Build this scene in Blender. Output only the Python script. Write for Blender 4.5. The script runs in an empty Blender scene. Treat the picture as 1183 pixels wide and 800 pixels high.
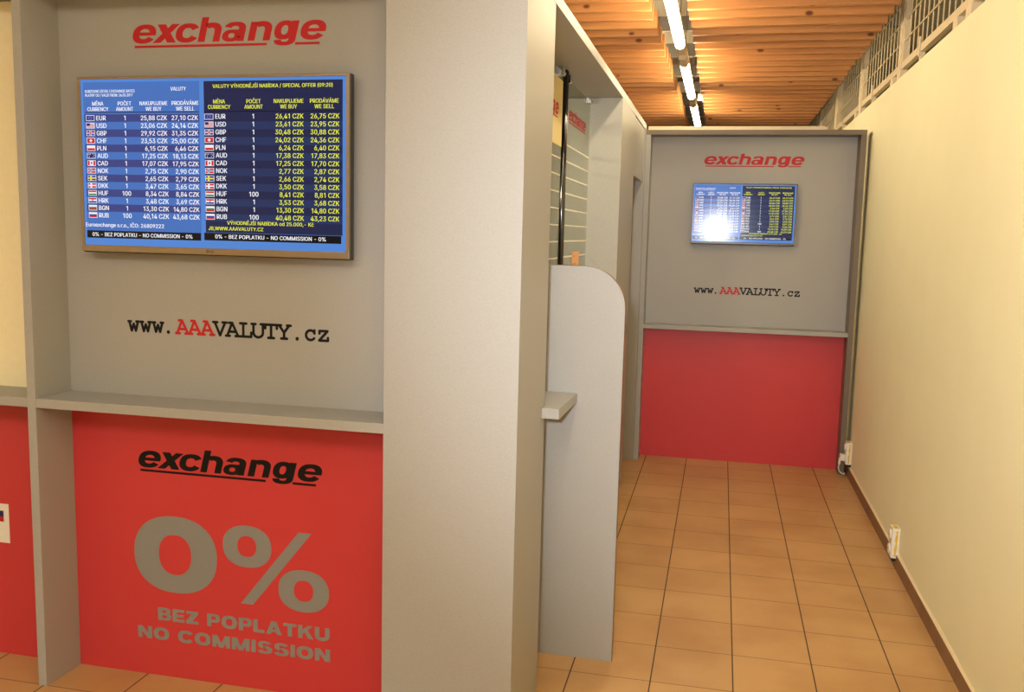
import bpy, bmesh, math, random
from mathutils import Vector, Matrix
random.seed(7)
scene = bpy.context.scene
COL = scene.collection
OFF = {}                                   # object -> world position of its thing's base

# ------------------------------------------------------------------ helpers
def lin(c):
    return tuple(((v/255)/12.92 if v/255 <= .04045 else ((v/255+.055)/1.055)**2.4) for v in c)

def box(bm, x0, x1, y0, y1, z0, z1, bev=0.0):
    r = bmesh.ops.create_cube(bm, size=1)
    vs = r['verts']
    for v in vs:
        v.co = Vector((x0+(v.co.x+.5)*(x1-x0), y0+(v.co.y+.5)*(y1-y0), z0+(v.co.z+.5)*(z1-z0)))
    if bev:
        es = {e for v in vs for e in v.link_edges}
        bmesh.ops.bevel(bm, geom=list(es), offset=bev, segments=2, affect='EDGES', profile=.6)

def nbox(*a, bev=0.0):
    bm = bmesh.new(); box(bm, *a, bev=bev); return bm

def cyl(bm, p, q, r, seg=20, r2=None):
    p = Vector(p); q = Vector(q); d = q-p
    m = Matrix.Translation((p+q)/2) @ d.to_track_quat('Z', 'Y').to_matrix().to_4x4()
    bmesh.ops.create_cone(bm, cap_ends=True, segments=seg, radius1=r, radius2=r if r2 is None else r2, depth=d.length, matrix=m)

def prism(bm, pts, frame, d0, d1):
    """pts: 2D outline; frame(u,v,d) -> world; solid between depth d0 and d1"""
    f = [bm.verts.new(frame(u, v, d1)) for u, v in pts]
    b = [bm.verts.new(frame(u, v, d0)) for u, v in pts]
    bm.faces.new(f)
    n = len(pts)
    for i in range(n):
        bm.faces.new((f[i], b[i], b[(i+1) % n], f[(i+1) % n]))

def obj(name, bm, mat, parent=None, smooth=False):
    me = bpy.data.meshes.new(name)
    off = OFF[parent.name] if parent is not None else None
    if off is not None:
        bmesh.ops.translate(bm, verts=bm.verts, vec=-off)
    bmesh.ops.recalc_face_normals(bm, faces=bm.faces)
    bm.to_mesh(me); bm.free()
    for m in (mat if isinstance(mat, (list, tuple)) else [mat]):
        me.materials.append(m)
    o = bpy.data.objects.new(name, me); COL.objects.link(o)
    if parent is not None:
        o.parent = parent; OFF[o.name] = off
    if smooth:
        for p in me.polygons: p.use_smooth = True
    return o

def tag(o, label, cat, group=None, kind=None):
    o['label'] = label; o['category'] = cat
    if group: o['group'] = group
    if kind: o['kind'] = kind
    return o

def thing(name, label, cat, loc, group=None):
    o = bpy.data.objects.new(name, None); COL.objects.link(o)
    o.location = loc; o.empty_display_size = .1
    OFF[o.name] = Vector(loc)
    return tag(o, label, cat, group)

def struct(name, bm, mat, label, cat):
    o = obj(name, bm, mat); o['kind'] = 'structure'; o['label'] = label; o['category'] = cat
    return o

# ------------------------------------------------------------------ materials
def mat(name, col, rough=.5, spec=.5, metal=0, bump=None, var=0, vscale=40, coat=0):
    m = bpy.data.materials.new(name); m.use_nodes = True
    nt = m.node_tree; p = nt.nodes['Principled BSDF']
    p.inputs['Base Color'].default_value = (*col, 1)
    p.inputs['Roughness'].default_value = rough
    p.inputs['Specular IOR Level'].default_value = spec
    p.inputs['Metallic'].default_value = metal
    if coat: p.inputs['Coat Weight'].default_value = coat
    tc = nt.nodes.new('ShaderNodeTexCoord')
    if var:
        n = nt.nodes.new('ShaderNodeTexNoise'); n.inputs['Scale'].default_value = vscale; n.inputs['Detail'].default_value = 5
        nt.links.new(tc.outputs['Object'], n.inputs['Vector'])
        r = nt.nodes.new('ShaderNodeMapRange')
        r.inputs['From Min'].default_value = .3; r.inputs['From Max'].default_value = .7
        r.inputs['To Min'].default_value = 1-var; r.inputs['To Max'].default_value = 1+var
        nt.links.new(n.outputs['Fac'], r.inputs['Value'])
        v = nt.nodes.new('ShaderNodeVectorMath'); v.operation = 'SCALE'
        v.inputs[0].default_value = col
        nt.links.new(r.outputs['Result'], v.inputs['Scale'])
        nt.links.new(v.outputs['Vector'], p.inputs['Base Color'])
    if bump:
        n = nt.nodes.new('ShaderNodeTexNoise'); n.inputs['Scale'].default_value = bump[0]; n.inputs['Detail'].default_value = 4
        nt.links.new(tc.outputs['Object'], n.inputs['Vector'])
        b = nt.nodes.new('ShaderNodeBump'); b.inputs['Strength'].default_value = bump[1]; b.inputs['Distance'].default_value = bump[2]
        nt.links.new(n.outputs['Fac'], b.inputs['Height']); nt.links.new(b.outputs['Normal'], p.inputs['Normal'])
    return m

def emit(name, rgb, strength=1.0, rough=.22, spec=.5):
    m = mat(name, tuple(c*.03 for c in lin(rgb)), rough, spec)
    p = m.node_tree.nodes['Principled BSDF']
    p.inputs['Emission Color'].default_value = (*lin(rgb), 1)
    p.inputs['Emission Strength'].default_value = strength*.88
    return m

M = {}
M['laminate'] = mat('grey_laminate', (.375, .368, .352), .42, .25, var=.07, vscale=260)
M['edging'] = mat('laminate_edging', (.50, .44, .37), .4, .4, var=.03)
M['red'] = mat('red_laminate', (.58, .048, .052), .38, .35, var=.04, vscale=200)
M['cream_panel'] = mat('cream_panel', (.94, .84, .56), .5, .3, var=.02)
M['wall'] = mat('cream_plaster', (.90, .86, .60), .75, .25, bump=(60, .05, .004), var=.012, vscale=4)
M['vinyl_red'] = mat('red_vinyl', (.50, .022, .026), .45, .2)
M['vinyl_black'] = mat('black_vinyl', (.006, .006, .006), .5, .2)
M['vinyl_grey'] = mat('grey_vinyl', (.25, .255, .25), .42, .4, var=.05, vscale=200)
M['black'] = mat('black_plastic', (.012, .012, .013), .3, .5)
M['bezel'] = mat('champagne_metal', (.33, .25, .16), .32, .5, metal=.6, var=.03)
M['bezel_dark'] = mat('brown_black_plastic', (.09, .07, .055), .3, .5)
M['chrome'] = mat('chrome', (.8, .8, .8), .12, .5, metal=1)
M['pole'] = mat('dark_chrome', (.10, .10, .11), .16, .5, metal=1)
M['white_plastic'] = mat('white_plastic', (.80, .76, .66), .35, .5, var=.03)
M['yellow_paint'] = mat('yellow_paint', (.72, .47, .03), .5, .4, var=.1, vscale=60)
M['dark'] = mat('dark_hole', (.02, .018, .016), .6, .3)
M['mesh_metal'] = mat('cream_painted_steel', (.72, .60, .40), .4, .5, var=.03)
M['beam'] = mat('grey_steel_channel', (.24, .22, .19), .5, .4, var=.05)
M['ceiling'] = mat('pale_ceiling', (.80, .75, .62), .8, .2, var=.03, vscale=8)
M['skirting'] = mat('brown_skirting_tile', (.235, .125, .065), .45, .4, var=.12, vscale=9)
M['plaster_lip'] = mat('plaster_lip', (.80, .66, .42), .6, .3, bump=(50, .3, .01))
M['fixture'] = mat('lamp_batten', (.72, .60, .42), .45, .4)
M['interior'] = mat('booth_interior', (.66, .54, .33), .6, .3, var=.05, vscale=5)
M['film_cream'] = mat('cream_film', (.78, .66, .34), .5, .3)
M['stripe'] = mat('white_etched_vinyl', (.80, .78, .72), .5, .3)
M['ruler'] = mat('orange_paper', (.80, .47, .25), .6, .3)
M['paper'] = mat('white_paper', (.82, .78, .70), .6, .3)
M['navy'] = mat('navy_print', (.02, .025, .12), .5, .3)
M['rack'] = mat('dark_rack_steel', (.07, .065, .05), .5, .4)
M['carton'] = mat('brown_carton', (.30, .20, .10), .7, .2, var=.1, vscale=10)
M['brown_grey'] = mat('brown_grey_laminate', (.17, .135, .10), .45, .4, var=.06, vscale=200)
M['olive'] = mat('olive_wall', (.33, .30, .17), .8, .2, var=.15, vscale=3)

def wood():
    m = bpy.data.materials.new('pine_slat_wood'); m.use_nodes = True
    nt = m.node_tree; p = nt.nodes['Principled BSDF']; L = nt.links.new; N = nt.nodes.new
    tc = N('ShaderNodeTexCoord'); oi = N('ShaderNodeObjectInfo')
    mul = N('ShaderNodeMath'); mul.operation = 'MULTIPLY'; mul.inputs[1].default_value = 57.0
    L(oi.outputs['Random'], mul.inputs[0])
    cx = N('ShaderNodeCombineXYZ')
    for i in range(3): L(mul.outputs[0], cx.inputs[i])
    add = N('ShaderNodeVectorMath'); add.operation = 'ADD'
    L(tc.outputs['Object'], add.inputs[0]); L(cx.outputs[0], add.inputs[1])
    mp = N('ShaderNodeMapping'); mp.inputs['Scale'].default_value = (1.2, 25, 25)
    L(add.outputs[0], mp.inputs['Vector'])
    n = N('ShaderNodeTexNoise'); n.inputs['Scale'].default_value = 2.2; n.inputs['Detail'].default_value = 6; n.inputs['Distortion'].default_value = .6
    L(mp.outputs[0], n.inputs['Vector'])
    cr = N('ShaderNodeValToRGB')
    cr.color_ramp.elements[0].position = .3; cr.color_ramp.elements[0].color = (.46, .195, .065, 1)
    cr.color_ramp.elements[1].position = .72; cr.color_ramp.elements[1].color = (.54, .245, .085, 1)
    L(n.outputs['Fac'], cr.inputs['Fac'])
    # knots
    mk = N('ShaderNodeMapping'); mk.inputs['Scale'].default_value = (4.6, 4.0, 8.0)
    L(add.outputs[0], mk.inputs['Vector'])
    vo = N('ShaderNodeTexVoronoi'); vo.inputs['Scale'].default_value = 1.0; vo.inputs['Randomness'].default_value = 1
    L(mk.outputs[0], vo.inputs['Vector'])
    kr = N('ShaderNodeMapRange'); kr.inputs['From Min'].default_value = .07; kr.inputs['From Max'].default_value = .13
    kr.inputs['To Min'].default_value = 1; kr.inputs['To Max'].default_value = 0
    L(vo.outputs['Distance'], kr.inputs['Value'])
    mx = N('ShaderNodeMix'); mx.data_type = 'RGBA'
    L(kr.outputs['Result'], mx.inputs['Factor']); L(cr.outputs['Color'], mx.inputs[6])
    mx.inputs[7].default_value = (.13, .035, .012, 1)
    hv = N('ShaderNodeHueSaturation')
    vr = N('ShaderNodeMapRange'); vr.inputs['To Min'].default_value = .88; vr.inputs['To Max'].default_value = 1.1
    L(oi.outputs['Random'], vr.inputs['Value']); L(vr.outputs['Result'], hv.inputs['Value'])
    L(mx.outputs[2], hv.inputs['Color'])
    L(hv.outputs['Color'], p.inputs['Base Color'])
    p.inputs['Roughness'].default_value = .5; p.inputs['Specular IOR Level'].default_value = .30
    return m
M['wood'] = wood()

TX0, TPX, TY0, TPY = .12, .2985, 3.27, .304
def tiles():
    m = bpy.data.materials.new('tan_floor_tiles'); m.use_nodes = True
    nt = m.node_tree; p = nt.nodes['Principled BSDF']; L = nt.links.new; N = nt.nodes.new
    def mth(op, a, b=None, c=None):
        k = N('ShaderNodeMath'); k.operation = op
        for i, v in enumerate((a, b, c)):
            if v is None: continue
            if isinstance(v, (int, float)): k.inputs[i].default_value = v
            else: L(v, k.inputs[i])
        return k.outputs[0]
    tc = N('ShaderNodeTexCoord'); s = N('ShaderNodeSeparateXYZ'); L(tc.outputs['Object'], s.inputs[0])
    ux = mth('DIVIDE', mth('SUBTRACT', s.outputs[0], TX0-30*TPX), TPX)
    uy = mth('DIVIDE', mth('SUBTRACT', s.outputs[1], TY0-30*TPY), TPY)
    fx = mth('FRACT', ux); fy = mth('FRACT', uy)
    dx = mth('MULTIPLY', mth('SUBTRACT', .5, mth('ABSOLUTE', mth('SUBTRACT', fx, .5))), TPX)
    dy = mth('MULTIPLY', mth('SUBTRACT', .5, mth('ABSOLUTE', mth('SUBTRACT', fy, .5))), TPY)
    # the third joint from the wall is wider
    gx = mth('LESS_THAN', dx, .0026); gy = mth('LESS_THAN', dy, .0017)
    fl = N('ShaderNodeCombineXYZ'); L(mth('FLOOR', ux), fl.inputs[0]); L(mth('FLOOR', uy), fl.inputs[1])
    wn = N('ShaderNodeTexWhiteNoise'); wn.noise_dimensions = '2D'; L(fl.outputs[0], wn.inputs['Vector'])
    n1 = N('ShaderNodeTexNoise'); n1.inputs['Scale'].default_value = 2.3; n1.inputs['Detail'].default_value = 5; L(tc.outputs['Object'], n1.inputs['Vector'])
    n2 = N('ShaderNodeTexNoise'); n2.inputs['Scale'].default_value = 130; n2.inputs['Detail'].default_value = 3; L(tc.outputs['Object'], n2.inputs['Vector'])
    cr = N('ShaderNodeValToRGB')
    cr.color_ramp.elements[0].position = .32; cr.color_ramp.elements[0].color = (.47, .255, .10, 1)
    cr.color_ramp.elements[1].position = .62; cr.color_ramp.elements[1].color = (.585, .35, .15, 1)
    L(n1.outputs['Fac'], cr.inputs['Fac'])
    val = mth('ADD', mth('MULTIPLY', wn.outputs['Value'], .10), mth('ADD', .84, mth('MULTIPLY', n2.outputs['Fac'], .16)))
    hs = N('ShaderNodeHueSaturation'); L(cr.outputs['Color'], hs.inputs['Color']); L(val, hs.inputs['Value'])
    m1 = N('ShaderNodeMix'); m1.data_type = 'RGBA'; L(gy, m1.inputs['Factor']); L(hs.outputs['Color'], m1.inputs[6]); m1.inputs[7].default_value = (.13, .075, .035, 1)
    m2 = N('ShaderNodeMix'); m2.data_type = 'RGBA'; L(gx, m2.inputs['Factor']); L(m1.outputs[2], m2.inputs[6]); m2.inputs[7].default_value = (.085, .05, .026, 1)
    L(m2.outputs[2], p.inputs['Base Color'])
    g = mth('MAXIMUM', gx, gy)
    rr = mth('ADD', .36, mth('MULTIPLY', g, .4)); L(rr, p.inputs['Roughness'])
    b = N('ShaderNodeBump'); b.inputs['Strength'].default_value = .4; b.inputs['Distance'].default_value = .002
    L(mth('SUBTRACT', mth('MULTIPLY', n2.outputs['Fac'], .12), g), b.inputs['Height']); L(b.outputs['Normal'], p.inputs['Normal'])
    p.inputs['Specular IOR Level'].default_value = .4
    return m
M['tiles'] = tiles()

def glass():
    m = bpy.data.materials.new('window_glass'); m.use_nodes = True
    nt = m.node_tree; nt.nodes.clear(); N = nt.nodes.new; L = nt.links.new
    out = N('ShaderNodeOutputMaterial'); t = N('ShaderNodeBsdfTransparent'); g = N('ShaderNodeBsdfGlossy')
    t.inputs['Color'].default_value = (.90, .92, .88, 1); g.inputs['Roughness'].default_value = .02
    lw = N('ShaderNodeLayerWeight'); lw.inputs['Blend'].default_value = .5
    pw = N('ShaderNodeMath'); pw.operation = 'POWER'; pw.inputs[1].default_value = 5; L(lw.outputs['Facing'], pw.inputs[0])
    f = N('ShaderNodeMath'); f.operation = 'MULTIPLY_ADD'; f.inputs[1].default_value = .62; f.inputs[2].default_value = .03; L(pw.outputs[0], f.inputs[0])
    mx = N('ShaderNodeMixShader'); L(f.outputs[0], mx.inputs[0]); L(t.outputs[0], mx.inputs[1]); L(g.outputs[0], mx.inputs[2]); L(mx.outputs[0], out.inputs[0])
    return m
M['glass'] = glass()
M['tube_on'] = bpy.data.materials.new('lit_tube'); M['tube_on'].use_nodes = True
_p = M['tube_on'].node_tree.nodes['Principled BSDF']
_p.inputs['Emission Color'].default_value = (1, .83, .52, 1); _p.inputs['Emission Strength'].default_value = 44

# ------------------------------------------------------------------ lettering
def ring(cx, cy, rx, ry, tx, ty, a0=0, a1=360, n=2.35, seg=None):
    """superellipse band; returns outline polys"""
    def se(a, rx, ry):
        c, s = math.cos(a), math.sin(a)
        return (cx+rx*math.copysign(abs(c)**(2/n), c), cy+ry*math.copysign(abs(s)**(2/n), s))
    k = seg or max(6, int(abs(a1-a0)/8))
    out = []
    for i in range(k):
        a = math.radians(a0+(a1-a0)*i/k); b = math.radians(a0+(a1-a0)*(i+1)/k)
        out.append([se(a, rx, ry), se(b, rx, ry), se(b, rx-tx, ry-ty), se(a, rx-tx, ry-ty)])
    return out

def rc(x0, y0, x1, y1): return [[(x0, y0), (x1, y0), (x1, y1), (x0, y1)]]
def pl(*p): return [list(p)]

LOGO = {
 'e': (147, ring(73, 50, 73, 52, 41, 25, -5, 330)+rc(34, 41, 143, 59)),
 'x': (150, pl((0, 0), (50, 0), (150, 100), (101, 100))+pl((10, 100), (62, 100), (146, 0), (93, 0))),
 'c': (140, ring(72, 50, 72, 52, 42, 25, 28, 332)),
 'h': (134, rc(0, 0, 42, 132)+rc(91, 0, 133, 58)+ring(70, 58, 63, 45, 42, 28, 0, 135)),
 'a': (140, rc(93, 0, 136, 66)+ring(70, 66, 66, 37, 42, 22, 0, 165)+ring(56, 30, 56, 32, 37, 19)+rc(60, 46, 100, 62)),
 'n': (134, rc(0, 0, 42, 100)+rc(91, 0, 133, 58)+ring(70, 58, 63, 45, 42, 28, 0, 135)),
 'g': (136, ring(60, 53, 60, 50, 40, 25)+rc(94, 2, 136, 101)+ring(72, 4, 64, 33, 42, 20, 185, 360)),
}
CAP = {
 'B': (104, rc(0, 0, 32, 100)+rc(30, 0, 66, 20)+rc(30, 41, 66, 60)+rc(30, 80, 66, 100)+ring(64, 74, 35, 26, 32, 19, -90, 90)+ring(64, 29, 41, 29, 33, 20, -90, 90)),
 'E': (94, rc(0, 0, 32, 100)+rc(30, 0, 94, 22)+rc(30, 40, 88, 60)+rc(30, 78, 92, 100)),
 'Z': (96, rc(0, 0, 96, 22)+rc(2, 78, 94, 100)+pl((0, 20), (48, 20), (94, 80), (46, 80))),
 'P': (100, rc(0, 0, 32, 100)+rc(30, 34, 64, 54)+rc(30, 80, 64, 100)+ring(62, 67, 39, 33, 33, 20, -90, 90)),
 'O': (120, ring(60, 50, 60, 52, 34, 24)),
 'L': (84, rc(0, 0, 32, 100)+rc(30, 0, 84, 23)),
 'A': (118, pl((0, 0), (34, 0), (72, 100), (40, 100))+pl((84, 0), (118, 0), (78, 100), (46, 100))+rc(28, 17, 90, 36)),
 'T': (98, rc(33, 0, 65, 80)+rc(0, 78, 98, 100)),
 'K': (112, rc(0, 0, 32, 100)+pl((30, 28), (30, 62), (70, 100), (108, 100))+pl((44, 54), (70, 66), (114, 0), (76, 0))),
 'U': (108, rc(0, 38, 32, 100)+rc(76, 38, 108, 100)+ring(54, 42, 54, 44, 32, 24, 180, 360)),
 'N': (108, rc(0, 0, 31, 100)+rc(77, 0, 108, 100)+pl((0, 100), (34, 100), (108, 0), (74, 0))),
 'C': (116, ring(60, 50, 60, 52, 33, 24, 32, 328)),
 'M': (134, rc(0, 0, 30, 100)+rc(104, 0, 134, 100)+pl((0, 100), (38, 100), (84, 0), (52, 0))+pl((96, 100), (134, 100), (82, 0), (50, 0))),
 'I': (32, rc(0, 0, 32, 100)),
 'S': (108, ring(54, 71, 50, 31, 31, 20, 18, 270)+ring(54, 30, 54, 32, 33, 20, -165, 90)+rc(46, 40, 62, 62)),
 ' ': (44, []),
}
CAP['R'] = CAP['P']

def place(bm, polys, frame, ox, oz, s, slant=0, d0=0, d1=.0007, sx=1.0, k=[0]):
    for q in polys:
        k[0] = (k[0]+1) % 16
        pts = [(ox+(x*sx+slant*y)*s, oz+y*s) for x, y in q]
        prism(bm, pts, frame, d0, d1+k[0]*6e-6)

def frameY(Y):                       # a plane facing -Y (towards the hall)
    return lambda u, v, d: (u, Y-d, v)
def frameX(X):                       # a plane facing +X (towards the corridor)
    return lambda u, v, d: (X+d, u, v)

def logo(frame, x0, z0, width, d1=.0007):
    """'exchange' with its broken underline; x0 = left edge, z0 = baseline"""
    s = width/1186.
    bm = bmesh.new(); x = 0
    adv = {'e': 147, 'x': 139, 'c': 152, 'h': 144, 'a': 158, 'n': 146, 'g': 152}
    xs = [0, 136, 272, 418, 562, 722, 872, 1028]
    for ch, xx in zip('exchange', xs):
        place(bm, LOGO[ch][1], frame, x0+xx*s, z0, s, .25, d1=d1)
    place(bm, rc(22, -26, 838, -13), frame, x0, z0, s, 0, d1=d1)
    place(bm, rc(1006, -26, 1150, -13), frame, x0, z0, s, 0, d1=d1)
    return bm

def caps(bm, txt, frame, x0, x1, z0, h, gap=13):
    w = sum(CAP[c][0] for c in txt)+gap*(len(txt)-1)
    s = h/100; sx = (x1-x0)/(w*s); x = x0
    for c in txt:
        place(bm, CAP[c][1], frame, x, z0, s, 0, sx=sx); x += (CAP[c][0]+gap)*s*sx

# typewriter letters: strokes with round ends in a cell (0..1 wide, 0..1 cap height)
def arc(cx, cy, rx, ry, a0, a1, k=14):
    return [(cx+rx*math.cos(math.radians(a0+(a1-a0)*i/k)), cy+ry*math.sin(math.radians(a0+(a1-a0)*i/k))) for i in range(k+1)]
TYPE = {
 'w': [[(.08, .72), (.30, .05), (.5, .55), (.70, .05), (.92, .72)], [(0, .72), (.24, .72)], [(.76, .72), (1, .72)]],
 '.': [[(.46, .06), (.54, .06)], [(.46, .10), (.54, .10)], [(.5, .03), (.5, .12)]],
 'A': [[(.08, .04), (.46, .96), (.92, .04)], [(.22, .96), (.48, .96)], [(-.02, .04), (.28, .04)], [(.72, .04), (1.02, .04)], [(.24, .34), (.78, .34)]],
 'V': [[(.10, .96), (.50, .04), (.90, .96)], [(-.02, .96), (.30, .96)], [(.70, .96), (1.02, .96)]],
 'L': [[(.34, .96), (.34, .04)], [(.10, .96), (.58, .96)], [(.10, .04), (.95, .04), (.95, .34)]],
 'U': [[(.14, .96)]+[(.14, .36)]+arc(.5, .36, .36, .32, 180, 360)+[(.86, .96)], [(0, .96), (.30, .96)], [(.70, .96), (1, .96)]],
 'T': [[(.5, .96), (.5, .04)], [(.06, .70), (.06, .96), (.94, .96), (.94, .70)], [(.28, .04), (.72, .04)]],
 'Y': [[(.12, .96), (.5, .46), (.88, .96)], [(.5, .46), (.5, .04)], [(0, .96), (.28, .96)], [(.72, .96), (1, .96)], [(.28, .04), (.72, .04)]],
 'c': [arc(.52, .375, .40, .335, 40, 322, 20), [(.86, .72), (.86, .50)]],
 'z': [[(.14, .52), (.14, .70), (.84, .70), (.12, .04), (.88, .04), (.88, .24)]],
}
def stroke(bm, pts, frame, ox, oz, sx, sz, t, k=[0]):
    P = [(ox+x*sx, oz+z*sz) for x, z in pts]
    def prim(q):
        k[0] = (k[0]+1) % 16
        prism(bm, q, frame, 0, .0007+k[0]*6e-6)
    for (ax, az), (bx, bz) in zip(P, P[1:]):
        dx, dz = bx-ax, bz-az; l = math.hypot(dx, dz) or 1; nx, nz = -dz/l*t/2, dx/l*t/2
        prim([(ax+nx, az+nz), (bx+nx, bz+nz), (bx-nx, bz-nz), (ax-nx, az-nz)])
    for a in P:
        prim([(a[0]+t/2*math.cos(i*math.pi/5), a[1]+t/2*math.sin(i*math.pi/5)) for i in range(10)])

def web(frame, x0, z0, width, parent):
    pitch = width/15.93; h = pitch*1.02; t = pitch*.19
    black, red = bmesh.new(), bmesh.new()
    for i, ch in enumerate('www.AAAVALUTY.cz'):
        tgt = red if 4 <= i <= 6 else black
        for st in TYPE[ch]:
            cap = ch.isupper()
            stroke(tgt, st, frame, x0+i*pitch+(-.02 if cap else -.10 if i == 3 else .06)*pitch, z0, pitch*(1.02 if cap else .86), h, t)
    a = obj('web_address', black, M['vinyl_black'], parent); a['label'] = 'black typewriter lettering'
    b = obj('web_address', red, M['vinyl_red'], parent); b['label'] = 'red typewriter lettering'

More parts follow.
